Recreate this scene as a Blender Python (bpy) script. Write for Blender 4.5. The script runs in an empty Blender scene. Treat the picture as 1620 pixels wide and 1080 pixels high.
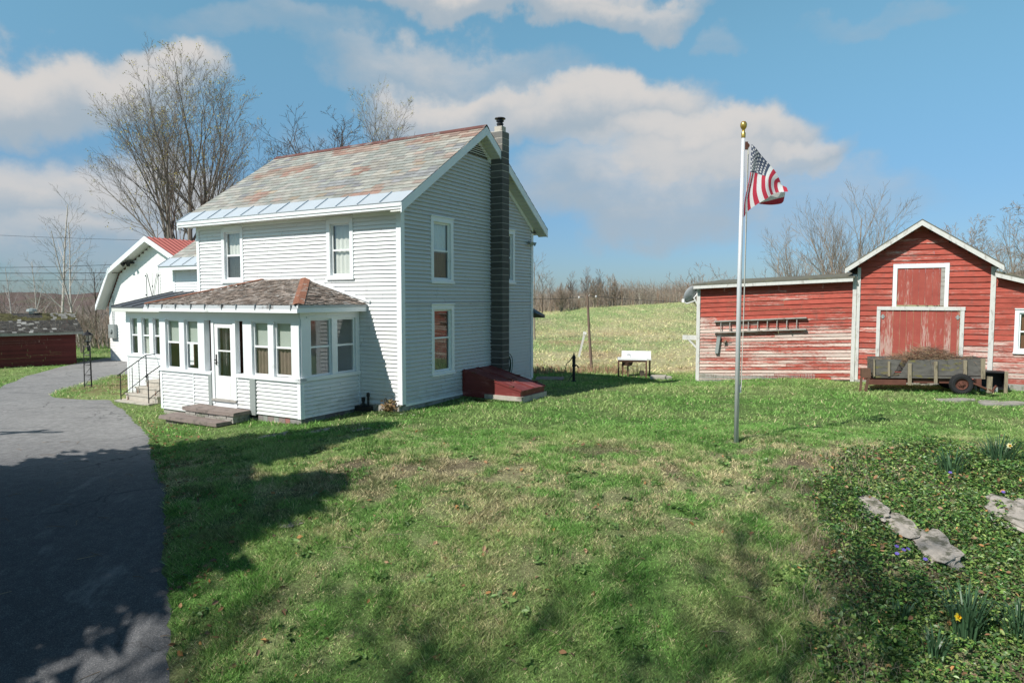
import bpy, math, random
import numpy as np
from mathutils import Vector, Matrix
R=math.radians
random.seed(7); RNG=np.random.default_rng(11)
scn=bpy.context.scene; COL=scn.collection
# ------------------------------------------------------------------ frames
TH=R(30.2)
CX,CY=-2.815,17.168                      # near corner of the farmhouse
EA=(math.cos(TH),-math.sin(TH)); EB=(math.sin(TH),math.cos(TH))
def W(a,b,z=0.): return Vector((CX+a*EA[0]+b*EB[0], CY+a*EA[1]+b*EB[1], z))
CAMZ=2.85; FPX=1067.
# ------------------------------------------------------------------ terrain
def smooth(t):
    t=np.clip(t,0,1); return t*t*(3-2*t)
def H(x,y):
    x=np.asarray(x,float); y=np.asarray(y,float)
    t=np.maximum(0,-2.5-x)
    z=-.6*(1-np.exp(-t/8))
    d=np.maximum(0,12.6-y)
    z=z-np.where(d<8,.030*d*d,.030*64+.48*np.minimum(d-8,6))*(1-.25*smooth((-x-2)/8))
    z=z+.15*np.exp(-(((x-4.5)/4.5)**2+((y-13.2)/2.2)**2))
    z=z-.04*np.exp(-(((x-6.8)/2.2)**2+((y-26.6)/2.6)**2))
    z=z-.28*smooth((y-21)/5.5)*smooth((x+7)/4)*smooth((10.8-x)/3.6)
    f=np.clip(1+.035*(x-3),.15,1.9)
    z=z+.0205*np.clip(y-27,0,95)*f*smooth((y-26)/14)
    z=z+.15*smooth((-x-26)/60)*smooth((y-40)/60)*-12
    n=np.sin(x*.9+1.3*np.sin(y*.5))*np.sin(y*.8+.7)*.018+np.sin(x*2.3+y*1.1)*np.sin(y*1.9-x*.7)*.010
    z=z+n*smooth((y-2)/4)
    return z
def Hs(x,y): return float(H(x,y))
# hashing value noise, numpy
def vnoise(x,y,s,seed=0):
    x=np.asarray(x,float)/s+seed*17.31; y=np.asarray(y,float)/s+seed*9.17
    xi=np.floor(x); yi=np.floor(y); fx=x-xi; fy=y-yi
    fx=fx*fx*(3-2*fx); fy=fy*fy*(3-2*fy)
    def h(a,b):
        v=np.sin(a*127.1+b*311.7+seed*74.7)*43758.5453
        return v-np.floor(v)
    return (h(xi,yi)*(1-fx)+h(xi+1,yi)*fx)*(1-fy)+(h(xi,yi+1)*(1-fx)+h(xi+1,yi+1)*fx)*fy
def fbm(x,y,s,seed=0,o=4):
    v=0;a=.5;t=0
    for i in range(o):
        v=v+a*vnoise(x,y,s/2**i,seed+i*3); t+=a; a*=.55
    return v/t
# ------------------------------------------------------------------ mesh builder
ORG={}
class MB:
    def __init__(s): s.v=[];s.f=[];s.m=[];s.c=[]
    def face(s,pts,mat=0,col=(1,1,1)):
        n=len(s.v); s.v.extend([tuple(p) for p in pts]); s.f.append(tuple(range(n,n+len(pts)))); s.m.append(mat); s.c.append(col)
    def hexa(s,p,mat=0,col=(1,1,1)):
        n=len(s.v); s.v.extend([tuple(q) for q in p])
        for q in ((0,3,2,1),(4,5,6,7),(0,1,5,4),(1,2,6,5),(2,3,7,6),(3,0,4,7)):
            s.f.append(tuple(n+i for i in q)); s.m.append(mat); s.c.append(col)
    def box(s,x0,x1,y0,y1,z0,z1,mat=0,col=(1,1,1)):
        s.hexa([(x0,y0,z0),(x1,y0,z0),(x1,y1,z0),(x0,y1,z0),(x0,y0,z1),(x1,y0,z1),(x1,y1,z1),(x0,y1,z1)],mat,col)
    def tbox(s,tf,a0,a1,d0,d1,z0,z1,mat=0,col=(1,1,1)):
        s.hexa([tf(a0,d0,z0),tf(a1,d0,z0),tf(a1,d1,z0),tf(a0,d1,z0),tf(a0,d0,z1),tf(a1,d0,z1),tf(a1,d1,z1),tf(a0,d1,z1)],mat,col)
    def beam(s,p0,p1,w,h,mat=0,col=(1,1,1),up=(0,0,1)):
        p0=Vector(p0);p1=Vector(p1);d=(p1-p0).normalized();u=Vector(up)
        if abs(d.dot(u))>.98: u=Vector((0,1,0))
        r=d.cross(u).normalized();u=r.cross(d)
        q=[]
        for p in (p0,p1):
            q+=[p-r*w/2-u*h/2,p+r*w/2-u*h/2,p+r*w/2+u*h/2,p-r*w/2+u*h/2]
        s.hexa(q,mat,col)
    def tube(s,pts,rad,n=6,mat=0,col=(1,1,1),cap=True):
        base=len(s.v);k=len(pts)
        pts=[Vector(p) for p in pts]
        if not hasattr(rad,'__len__'): rad=[rad]*k
        d=(pts[1]-pts[0]).normalized()
        u=d.orthogonal().normalized()
        for i in range(k):
            dd=(pts[min(i+1,k-1)]-pts[max(i-1,0)])
            if dd.length>1e-9: d=dd.normalized()
            u=(u-d*u.dot(d))
            u=u.normalized() if u.length>1e-6 else d.orthogonal().normalized()
            w=d.cross(u)
            for j in range(n):
                t=2*math.pi*j/n
                s.v.append(tuple(pts[i]+(u*math.cos(t)+w*math.sin(t))*rad[i]))
        for i in range(k-1):
            for j in range(n):
                a=base+i*n+j;b=base+i*n+(j+1)%n
                s.f.append((a,b,b+n,a+n)); s.m.append(mat); s.c.append(col)
        if cap and n>3:
            s.f.append(tuple(base+j for j in reversed(range(n)))); s.m.append(mat); s.c.append(col)
            s.f.append(tuple(base+(k-1)*n+j for j in range(n))); s.m.append(mat); s.c.append(col)
    def lathe(s,prof,cx=0,cy=0,cz=0,n=16,mat=0,col=(1,1,1),M=None):
        base=len(s.v)
        for r,z in prof:
            for j in range(n):
                t=2*math.pi*j/n; p=Vector((r*math.cos(t),r*math.sin(t),z))
                if M is not None: p=M@p
                s.v.append((p.x+cx,p.y+cy,p.z+cz))
        for i in range(len(prof)-1):
            for j in range(n):
                a=base+i*n+j;b=base+i*n+(j+1)%n
                s.f.append((a,b,b+n,a+n)); s.m.append(mat); s.c.append(col)
    def build(s,name,mats,parent=None,org=(0,0,0),smooth=False,usecol=False):
        me=bpy.data.meshes.new(name)
        if parent is not None and tuple(org)==(0,0,0): org=ORG.get(parent.name,(0,0,0))
        v=np.array(s.v,dtype=np.float32)-np.array(org,dtype=np.float32) if s.v else np.zeros((0,3))
        me.from_pydata(v.tolist(),[],s.f)
        if not isinstance(mats,(list,tuple)): mats=[mats]
        for m in mats: me.materials.append(m)
        if len(mats)>1: me.polygons.foreach_set('material_index',s.m)
        if smooth: me.polygons.foreach_set('use_smooth',[True]*len(s.f))
        if usecol:
            at=me.attributes.new('Col','FLOAT_COLOR','FACE')
            c=np.ones((len(s.f),4),dtype=np.float32); c[:,:3]=np.array(s.c,dtype=np.float32); at.data.foreach_set('color',c.ravel())
        me.update()
        o=bpy.data.objects.new(name,me); COL.objects.link(o)
        ORG[o.name]=tuple(org)
        if parent is not None: o.parent=parent
        return o
def np_mesh(name,verts,faces_n,mat,cols=None,smooth=False):
    """verts (N,3); consecutive faces_n verts make one face."""
    me=bpy.data.meshes.new(name); N=len(verts); F=N//faces_n
    me.vertices.add(N); me.vertices.foreach_set('co',np.asarray(verts,dtype=np.float32).ravel())
    me.loops.add(N); me.loops.foreach_set('vertex_index',np.arange(N,dtype=np.int32))
    me.polygons.add(F); me.polygons.foreach_set('loop_start',np.arange(0,N,faces_n,dtype=np.int32))
    me.polygons.foreach_set('loop_total',np.full(F,faces_n,dtype=np.int32))
    me.materials.append(mat)
    if cols is not None:
        at=me.attributes.new('Col','FLOAT_COLOR','FACE'); c=np.ones((F,4),dtype=np.float32); c[:,:3]=cols; at.data.foreach_set('color',c.ravel())
    me.update(calc_edges=True); me.validate()
    o=bpy.data.objects.new(name,me); COL.objects.link(o); return o
def tag(o,label=None,cat=None,group=None,kind=None):
    if label: o['label']=label
    if cat: o['category']=cat
    if group: o['group']=group
    if kind: o['kind']=kind
    return o
def thing(name,label,cat,loc=(0,0,0),rz=0,group=None):
    o=bpy.data.objects.new(name,None); COL.objects.link(o); o.location=loc; o.rotation_euler=(0,0,rz); o.empty_display_size=.2
    return tag(o,label,cat,group)
def farm_thing(name,label,cat,org,group=None):
    o=thing(name,label,cat,W(*org),-TH,group); ORG[o.name]=tuple(org); return o
def copy_tree(o,parent=None):
    c=o.copy(); COL.objects.link(c)
    if parent is not None: c.parent=parent
    for ch in list(o.children): copy_tree(ch,c)
    return c
# ------------------------------------------------------------------ materials
class NT:
    def __init__(s,nt): s.nt=nt; s.L=nt.links
    def n(s,t,**k):
        x=s.nt.nodes.new(t)
        for a,b in k.items(): setattr(x,a,b)
        return x
    def setin(s,sock,v):
        if hasattr(v,'is_output'): s.L.new(v,sock)
        else: sock.default_value=v
    def math(s,op,a,b=None,c=None,clamp=False):
        x=s.n('ShaderNodeMath',operation=op,use_clamp=clamp); s.setin(x.inputs[0],a)
        if b is not None: s.setin(x.inputs[1],b)
        if c is not None: s.setin(x.inputs[2],c)
        return x.outputs[0]
    def vmath(s,op,a,b=None):
        x=s.n('ShaderNodeVectorMath',operation=op); s.setin(x.inputs[0],a)
        if b is not None: s.setin(x.inputs[1],b)
        return x.outputs[0]
    def ss(s,v,lo,hi,a=0.,b=1.):
        x=s.n('ShaderNodeMapRange',interpolation_type='SMOOTHSTEP'); s.setin(x.inputs[0],v)
        x.inputs[1].default_value=lo; x.inputs[2].default_value=hi; x.inputs[3].default_value=a; x.inputs[4].default_value=b
        return x.outputs[0]
    def noise(s,vec,scale,detail=4,rough=.55,dist=0):
        x=s.n('ShaderNodeTexNoise'); s.setin(x.inputs['Vector'],vec); x.inputs['Scale'].default_value=scale; x.inputs['Detail'].default_value=detail; x.inputs['Roughness'].default_value=rough; x.inputs['Distortion'].default_value=dist
        return x.outputs['Fac']
    def mix(s,f,a,b,bt='MIX'):
        x=s.n('ShaderNodeMix',data_type='RGBA',blend_type=bt); s.setin(x.inputs[0],f)
        for i,v in ((6,a),(7,b)):
            if isinstance(v,tuple) and len(v)==3: v=v+(1,)
            s.setin(x.inputs[i],v)
        return x.outputs[2]
    def obj(s,scale=(1,1,1),world=False):
        t=s.n('ShaderNodeNewGeometry').outputs['Position'] if world else s.n('ShaderNodeTexCoord').outputs['Object']
        if scale==(1,1,1): return t
        return s.vmath('MULTIPLY',t,scale)
    def attr(s,name='Col'): return s.n('ShaderNodeAttribute',attribute_name=name).outputs['Color']
    def bump(s,h,strength=.3,dist=.01):
        x=s.n('ShaderNodeBump'); x.inputs['Strength'].default_value=strength; x.inputs['Distance'].default_value=dist; s.setin(x.inputs['Height'],h); return x.outputs[0]
def mat(name,fn,rough=.7,metal=0.,spec=.4):
    m=bpy.data.materials.new(name); m.use_nodes=True; nt=m.node_tree
    for x in list(nt.nodes): nt.nodes.remove(x)
    t=NT(nt); out=t.n('ShaderNodeOutputMaterial'); b=t.n('ShaderNodeBsdfPrincipled'); nt.links.new(b.outputs[0],out.inputs[0])
    b.inputs['Roughness'].default_value=rough; b.inputs['Metallic'].default_value=metal; b.inputs['Specular IOR Level'].default_value=spec
    r=fn(t,b,out)
    if r is not None:
        if isinstance(r,tuple) and len(r)==3: r=r+(1,)
        t.setin(b.inputs['Base Color'],r)
    return m
def plain(name,c,var=.12,scale=6,rough=.7,metal=0,spec=.4,attr=False,stretch=(1,1,1),bump=.0,grime=None,gthr=(.5,.75)):
    def fn(t,b,o):
        v=t.obj(stretch)
        n=t.noise(v,scale,5,.6)
        lo=tuple(x*(1-var) for x in c);hi=tuple(min(1,x*(1+var)) for x in c)
        k=t.mix(n,lo,hi)
        if grime:
            g=t.ss(t.noise(t.vmath('ADD',v,(3.7,1.1,9.2)),scale*.6,6,.65),gthr[0],gthr[1]); k=t.mix(g,k,grime)
        if attr: k=t.mix(1.,k,t.attr(),'MULTIPLY')
        if bump: t.L.new(t.bump(t.noise(v,scale*4,4,.6),bump),b.inputs['Normal'])
        return k
    return mat(name,fn,rough,metal,spec)
def siding(t,b,o,amt=.75,lo=.60,reg0=.50,shade_mul=1.):
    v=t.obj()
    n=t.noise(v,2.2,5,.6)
    c=t.mix(n,tuple(x*shade_mul for x in (.73,.735,.74)),tuple(x*shade_mul for x in (.80,.80,.79)))
    st=t.vmath('MULTIPLY',v,(2.5,2.5,9.))
    pz=t.noise(st,2.3,6,.7); reg=t.noise(v,.55,2,.5)
    pk=t.math('MULTIPLY',t.ss(pz,lo,lo+.06),t.ss(reg,reg0,reg0+.12))
    c=t.mix(t.math('MULTIPLY',pk,amt),c,(.33,.32,.30))
    z=t.n('ShaderNodeSeparateXYZ'); t.L.new(v,z.inputs[0]); sp=t.math('MULTIPLY',t.ss(z.outputs[2],.2,.75,1,0),t.ss(t.noise(t.vmath('MULTIPLY',v,(1.5,1.5,5)),2.,5,.6),.42,.66))
    c=t.mix(t.math('MULTIPLY',sp,.4),c,(.40,.38,.31))
    c=t.mix(t.math('MULTIPLY',t.ss(t.noise(t.vmath('MULTIPLY',v,(3,3,.35)),1.6,5,.6),.56,.75),.22),c,(.47,.46,.42))
    c=t.mix(1.,c,t.attr(),'MULTIPLY')
    return c
M={}
M['siding']=mat('white_clapboard_paint',siding,.55)
M['siding_peeling_shaded']=mat('peeling_shade_toned_clapboard_paint',lambda t,b,o:siding(t,b,o,.65,.58,.44,.80),.6)  # real peeling, plus the same white paint darkened to deepen the gable's shade
M['siding2']=plain('white_barn_siding',(.80,.79,.77),.04,1.5,.6,attr=True)
M['trim']=plain('white_trim_paint',(.79,.81,.82),.04,3,.5,grime=(.5,.5,.47),gthr=(.62,.78))
M['trim_grey']=plain('worn_white_trim',(.60,.59,.56),.14,4,.7,stretch=(3,3,1.2),grime=(.33,.30,.27),gthr=(.52,.72))
M['soffit']=plain('soffit_paint',(.62,.62,.58),.08,3,.7)
M['gutter']=plain('grey_gutter_metal',(.42,.44,.45),.15,5,.5,grime=(.16,.15,.14),gthr=(.55,.7))
M['slate']=plain('roof_slate',(.95,.95,.95),.16,9,.6,attr=True,grime=(.74,.72,.67),gthr=(.5,.7))
M['shingle']=plain('old_wood_shingle',(.95,.95,.95),.35,14,.85,attr=True,stretch=(1,1,1),bump=.3)
M['flash']=plain('painted_metal_roofing',(.53,.58,.62),.10,2,.42,.2)
M['rust']=plain('rusted_flashing',(.25,.105,.062),.45,5,.85,.1,grime=(.34,.30,.27),gthr=(.52,.64))
M['ridge']=plain('dark_red_ridge_metal',(.15,.062,.05),.3,3,.6,.1,grime=(.22,.20,.19),gthr=(.5,.62))
M['darkmetal']=plain('dark_sheet_roofing',(.11,.115,.125),.2,3,.5,.3)
M['redmetal']=plain('red_ribbed_metal',(.40,.115,.095),.08,3,.45,.1)
M['black']=plain('black_iron',(.022,.022,.025),.3,12,.5,.3)
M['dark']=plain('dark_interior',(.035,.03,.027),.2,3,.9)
M['floor']=plain('porch_floor',(.14,.12,.10),.2,6,.6)
M['brownwood']=plain('brown_door_wood',(.17,.065,.035),.25,5,.5,stretch=(6,6,1))
M['tanwood']=plain('tan_wood',(.42,.28,.12),.2,5,.6,stretch=(6,6,1))
M['shade']=plain('roller_shade_cloth',(.42,.46,.42),.06,20,.9)
M['lace']=plain('lace_curtain',(.66,.66,.61),.25,22,.9,stretch=(3,3,1))
M['blind']=plain('slatted_blind',(.58,.58,.57),.3,9,.7,stretch=(.2,.2,9))
M['browncloth']=plain('brown_curtain',(.20,.15,.115),.35,18,.9,stretch=(1,1,.3))
M['block']=plain('sooty_concrete_block',(.085,.085,.085),.3,7,.9,attr=True,bump=.3)
M['mortar']=plain('pale_mortar',(.33,.32,.30),.15,9,.9,attr=True)
M['concrete']=plain('weathered_concrete',(.46,.42,.36),.2,6,.85,bump=.3,grime=(.24,.22,.18),gthr=(.52,.7))
M['stone']=plain('grey_fieldstone',(.33,.31,.28),.35,7,.9,bump=.6,grime=(.17,.18,.13),gthr=(.5,.62))
M['bluestone']=plain('brown_bluestone',(.23,.185,.165),.3,7,.85,bump=.5,grime=(.12,.10,.09),gthr=(.5,.66))
M['foundslate']=plain('foundation_slate',(.9,.9,.9),.12,8,.7,attr=True)
M['cellar']=plain('dark_red_cellar_paint',(.17,.032,.03),.25,4,.5,grime=(.34,.13,.115),gthr=(.5,.72),stretch=(.6,2.2,2.2))
M['gold']=plain('gilded_ball',(.62,.40,.10),.12,9,.3,.75)
M['alu']=plain('brushed_aluminium_pole',(.66,.67,.69),.05,4,.42,.2)
M['rope']=plain('pale_rope',(.6,.58,.52),.1,30,.9)
M['plastic']=plain('white_plastic',(.78,.78,.76),.03,3,.4)
M['dish']=plain('grey_dish_paint',(.32,.34,.36),.1,4,.5)
M['hose']=plain('green_hose',(.03,.085,.06),.2,8,.45)
M['enamel']=plain('white_enamel',(.84,.84,.82),.03,4,.2,spec=.6)
M['rustwood']=plain('dark_rusty_wood',(.13,.07,.045),.4,8,.85,stretch=(4,4,1))
M['polewood']=plain('weathered_pole_wood',(.20,.14,.105),.3,9,.9,stretch=(5,5,.6))
M['greywood']=plain('grey_barn_wood',(.36,.34,.31),.3,7,.9,stretch=(1,4,4),grime=(.15,.13,.11),gthr=(.52,.7))
M['mossplank']=plain('mossy_plank',(.115,.108,.098),.7,4,.95,stretch=(1,1,2.5),grime=(.18,.16,.045),gthr=(.56,.68),bump=.5)
M['postwood']=plain('pale_post_wood',(.27,.225,.155),.35,6,.9,stretch=(5,5,1),grime=(.13,.11,.07),gthr=(.5,.68))
M['chassis']=plain('rusty_chassis',(.135,.055,.038),.4,5,.85,.2,grime=(.28,.20,.17),gthr=(.6,.75))
M['tyre']=plain('tyre_rubber',(.018,.018,.019),.3,10,.8)
M['meter']=plain('grey_meter_box',(.34,.37,.36),.08,3,.4,.2)
M['door']=plain('white_door',(.82,.82,.81),.02,3,.4)
def barnred(thr0,thr1,name,bare=(.58,.47,.41),red=(.40,.088,.064),zlo=None):
    def fn(t,b,o):
        v=t.obj()
        s1=t.vmath('MULTIPLY',v,(.9,.9,14.)); s2=t.vmath('MULTIPLY',v,(6.,6.,30.))
        n1=t.noise(s1,1.3,6,.66); n2=t.noise(s2,1.6,5,.7); n3=t.noise(v,.45,3,.5)
        k=t.math('ADD',t.math('MULTIPLY',n1,.5),t.math('ADD',t.math('MULTIPLY',n2,.28),t.math('MULTIPLY',n3,.30)))
        at=t.attr(); sep=t.n('ShaderNodeSeparateColor'); t.L.new(at,sep.inputs[0])
        k=t.math('ADD',k,t.math('MULTIPLY',t.math('SUBTRACT',sep.outputs[0],.5),.15))
        if zlo is not None:
            z=t.n('ShaderNodeSeparateXYZ'); t.L.new(v,z.inputs[0])
            k=t.math('ADD',k,t.ss(z.outputs[2],zlo[0],zlo[1],zlo[2],zlo[3]))
        f=t.ss(k,thr0,thr1)
        c=t.mix(t.noise(v,3,4,.6),tuple(x*.78 for x in red),tuple(x*1.22 for x in red))
        c=t.mix(t.ss(t.noise(s1,3.1,4,.6),.47,.70),c,tuple(x*.50 for x in red)); c=t.mix(t.math('MULTIPLY',t.ss(t.noise(t.vmath('MULTIPLY',v,(2.,2.,1.2)),1.7,5,.7),.52,.70),.5),c,(.19,.10,.085))
        w=t.mix(n2,tuple(x*.72 for x in bare),tuple(min(1,x*1.22) for x in bare))
        w=t.mix(t.ss(n1,.66,.78),w,(.20,.15,.13))
        c=t.mix(f,c,w)
        t.L.new(t.bump(n2,.25,.01),b.inputs['Normal'])
        br=t.math('ADD',.88,t.math('MULTIPLY',sep.outputs[1],.24))
        return t.mix(1.,c,t.n_rgb(br),'MULTIPLY')
    return mat(name,fn,.85,0,.2)
def n_rgb(self,f):
    x=self.n('ShaderNodeCombineColor'); [self.L.new(f,x.inputs[i]) for i in range(3)]; return x.outputs[0]
NT.n_rgb=n_rgb
M['redsiding']=barnred(.60,.76,'red_barn_siding',zlo=(.3,2.6,.10,.012))
M['redworn']=barnred(.59,.74,'worn_red_barn_siding',zlo=(1.75,2.35,.135,.0))
def barndoor(t,b,o):
    v=t.obj(); s1=t.vmath('MULTIPLY',v,(9.,9.,1.1)); n1=t.noise(s1,1.2,6,.7); n2=t.noise(t.vmath('MULTIPLY',v,(25.,25.,4.)),1.,4,.7)
    k=t.math('ADD',t.math('MULTIPLY',n1,.7),t.math('MULTIPLY',n2,.35))
    at=t.attr(); sep=t.n('ShaderNodeSeparateColor'); t.L.new(at,sep.inputs[0])
    k=t.math('ADD',k,t.math('MULTIPLY',t.math('SUBTRACT',sep.outputs[0],.5),.22))
    z=t.n('ShaderNodeSeparateXYZ'); t.L.new(v,z.inputs[0])
    k=t.math('ADD',k,t.ss(z.outputs[2],.6,2.5,.07,-.03))
    f=t.ss(k,.565,.70)
    c=t.mix(t.noise(v,2.5,4,.6),(.26,.055,.045),(.44,.11,.082))
    c=t.mix(t.math('MULTIPLY',f,.85),c,t.mix(n2,(.38,.22,.18),(.60,.46,.40)))
    return c
M['reddoor']=mat('worn_red_plank_door',barndoor,.85,0,.2)
M['shedred']=plain('dark_red_shed_siding',(.115,.022,.020),.2,3,.8,attr=True)
M['shedroof']=plain('dark_mossy_shingles',(.9,.9,.9),.3,6,.9,attr=True)
M['greyroof']=plain('grey_roll_roofing',(.13,.125,.10),.35,5,.95,bump=.4,grime=(.20,.19,.10),gthr=(.52,.68))
def glass(t,b,o):
    g=t.n('ShaderNodeBsdfGlossy'); g.inputs['Roughness'].default_value=.03; g.inputs['Color'].default_value=(.9,.93,.95,1)
    tr=t.n('ShaderNodeBsdfTransparent'); tr.inputs['Color'].default_value=(.93,.95,.94,1)
    lw=t.n('ShaderNodeLayerWeight'); lw.inputs['Blend'].default_value=.5; fr=t.math('ADD',.10,t.math('MULTIPLY',t.math('POWER',lw.outputs['Facing'],4.),.85))
    mx=t.n('ShaderNodeMixShader'); t.L.new(fr,mx.inputs[0]); t.L.new(tr.outputs[0],mx.inputs[1]); t.L.new(g.outputs[0],mx.inputs[2]); t.L.new(mx.outputs[0],o.inputs[0])
M['glass']=mat('window_glass',glass)
def colmat(name,rough=.7,var=.0,spec=.2,trans=0.):
    def fn(t,b,o):
        c=t.attr()
        if trans:
            d=t.n('ShaderNodeBsdfTranslucent'); t.L.new(c,d.inputs[0]); mx=t.n('ShaderNodeMixShader'); mx.inputs[0].default_value=trans
            t.L.new(c,b.inputs['Base Color']); t.L.new(b.outputs[0],mx.inputs[1]); t.L.new(d.outputs[0],mx.inputs[2]); t.L.new(mx.outputs[0],o.inputs[0]); return None
        return c
    return mat(name,fn,rough,0,spec)
M['blade']=colmat('grass_blade',.6,spec=.25,trans=.25)
M['leaf']=colmat('glossy_leaf',.38,spec=.35,trans=.12)
M['litter']=colmat('dry_leaf',.8,trans=.15)
M['twigcol']=colmat('twig_bark',.9)
M['bark']=plain('grey_bark',(.20,.175,.15),.35,7,.95,stretch=(3,3,.7),bump=.5,grime=(.19,.17,.06),gthr=(.58,.7))
M['barklight']=plain('pale_tan_bark',(.27,.225,.18),.3,7,.95,stretch=(3,3,.7))
M['barkdark']=plain('dark_bark',(.10,.075,.06),.3,7,.95,stretch=(3,3,.7))
M['birch']=plain('white_birch_bark',(.55,.50,.46),.2,5,.85,stretch=(1,1,6),grime=(.12,.10,.09),gthr=(.6,.68))
M['needle']=colmat('conifer_needle',.7)
def ground(t,b,o):
    p=t.obj(world=True)
    base=t.attr('Zone')
    n1=t.noise(p,3.2,6,.7); n2=t.noise(p,19,5,.75); n3=t.noise(p,75,3,.7)
    k=t.math('ADD',t.math('MULTIPLY',n1,.55),t.math('ADD',t.math('MULTIPLY',n2,.75),t.math('MULTIPLY',n3,.5)))
    g=t.ss(k,.6,1.2,.25,1.6)
    t.L.new(t.bump(t.math('ADD',n2,n3),.7,.03),b.inputs['Normal'])
    return t.mix(1.,base,t.n_rgb(g),'MULTIPLY')
M['ground']=mat('lawn_soil',ground,.95,0,.1)
def asphalt(t,b,o):
    p=t.obj(world=True)
    n1=t.noise(p,.5,4,.6); n2=t.noise(p,70,3,.75); n3=t.noise(t.vmath('MULTIPLY',p,(.5,1.6,1)),1.4,5,.65)
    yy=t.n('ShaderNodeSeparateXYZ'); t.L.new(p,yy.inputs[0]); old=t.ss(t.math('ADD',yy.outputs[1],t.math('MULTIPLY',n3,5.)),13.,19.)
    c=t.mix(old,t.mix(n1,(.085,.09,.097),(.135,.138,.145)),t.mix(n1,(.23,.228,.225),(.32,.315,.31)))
    c=t.mix(t.ss(n3,.5,.72,0,.6),c,(.11,.11,.115))
    c=t.mix(t.ss(n2,.48,.74,0,.62),c,(.42,.41,.40)); c=t.mix(t.ss(n2,.28,.46,.8,0),c,(.03,.03,.032))
    c=t.mix(t.ss(t.noise(p,7.,5,.7),.40,.62,.30,0),c,(.045,.046,.05)); c=t.mix(t.ss(t.noise(t.vmath('MULTIPLY',p,(1.,.45,1)),2.3,5,.7),.55,.75,0,.45),c,(.33,.325,.32))
    v=t.n('ShaderNodeTexVoronoi',feature='DISTANCE_TO_EDGE'); t.L.new(t.vmath('ADD',p,t.vmath('MULTIPLY',t.n_rgb(t.noise(p,1.2,4,.6)),(1.2,1.2,1.2))),v.inputs['Vector']); v.inputs['Scale'].default_value=.33
    c=t.mix(t.math('MULTIPLY',t.ss(v.outputs[0],.0,.012,1,0),t.ss(n1,.42,.6)),c,(.05,.05,.05))
    t.L.new(t.bump(n2,.6,.012),b.inputs['Normal'])
    return c
M['asphalt']=mat('worn_asphalt',asphalt,.85,0,.3)
def hillm(t,b,o):
    p=t.obj(world=True); n=t.noise(t.vmath('MULTIPLY',p,(1,1,2.5)),.09,6,.75); n2=t.noise(p,.012,3,.6)
    c=t.mix(n,(.055,.042,.045),(.20,.15,.13)); return t.mix(t.ss(n2,.5,.65,0,.35),c,(.09,.11,.06))
M['hill']=mat('bare_wooded_hillside',hillm,1.,0,.05)
def cloth(name,c):
    def fn(t,b,o):
        k=t.mix(t.noise(t.obj(),6,4),tuple(x*.94 for x in c),tuple(min(1,x*1.05) for x in c)); d=t.n('ShaderNodeBsdfTranslucent'); t.L.new(k,d.inputs[0]); t.L.new(k,b.inputs['Base Color']); mx=t.n('ShaderNodeMixShader'); mx.inputs[0].default_value=.42; t.L.new(b.outputs[0],mx.inputs[1]); t.L.new(d.outputs[0],mx.inputs[2]); t.L.new(mx.outputs[0],o.inputs[0])
    return mat(name,fn,.75,0,.2)
M['flagred']=plain('flag_red',(.52,.035,.065),.05,6,.75,spec=.2); M['flagwhite']=plain('flag_white',(.80,.78,.78),.03,6,.75,spec=.2); M['flagblue']=plain('flag_blue',(.045,.06,.10),.1,6,.75,spec=.2)
M['flagred']=cloth('flag_red_cloth',(.58,.05,.085)); M['flagwhite']=cloth('flag_white_cloth',(.86,.85,.85))
# ------------------------------------------------------------------ ground, drive
def inpoly(x,y,P):
    r=np.zeros(x.shape,bool); n=len(P); j=n-1
    for i in range(n):
        xi,yi=P[i];xj,yj=P[j]
        with np.errstate(divide='ignore',invalid='ignore'):
            c=((yi>y)!=(yj>y))&(x<(xj-xi)*(y-yi)/(yj-yi+1e-12)+xi)
        r^=c; j=i
    return r
def spline(P,n):
    P=[Vector((p[0],p[1],0)) for p in P]; out=[]
    Q=[P[0]*2-P[1]]+P+[P[-1]*2-P[-2]]
    for i in range(1,len(Q)-2):
        for k in range(n):
            t=k/n;a,b,c,d=Q[i-1],Q[i],Q[i+1],Q[i+2]
            out.append(.5*((2*b)+(c-a)*t+(2*a-5*b+4*c-d)*t*t+(3*b-a-3*c+d)*t**3))
    out.append(P[-1]); return [(p.x,p.y) for p in out]
RE=spline([(-.6,-6),(-1.6,0),(-2.9,4.6),(-3.65,6.95),(-4.7,8.95),(-5.85,11.1),(-7.2,13.35),(-9.2,16.6),(-11.6,19.9),(-12.9,21.6),(-14.0,24),(-15.2,28),(-17,32.5),(-18.2,36),(-18.2,38.5)],14)
LE=spline([(-7.5,-6),(-8,0),(-8.6,4),(-9.6,7.5),(-11.2,11),(-13.6,15),(-16.4,20),(-18.9,24.4),(-20.4,27),(-21.7,30),(-22.6,33),(-23.3,36),(-23.5,39)],1)
DRIVE=RE+LE[::-1]
ISL=spline([(-12.4,21.75),(-14.2,22.1),(-15.75,22.9),(-16.5,24.2),(-16.9,26),(-17.2,29),(-16.8,31.5),(-13,27.5),(-11.8,23.5),(-12.4,21.75)],6)
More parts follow.
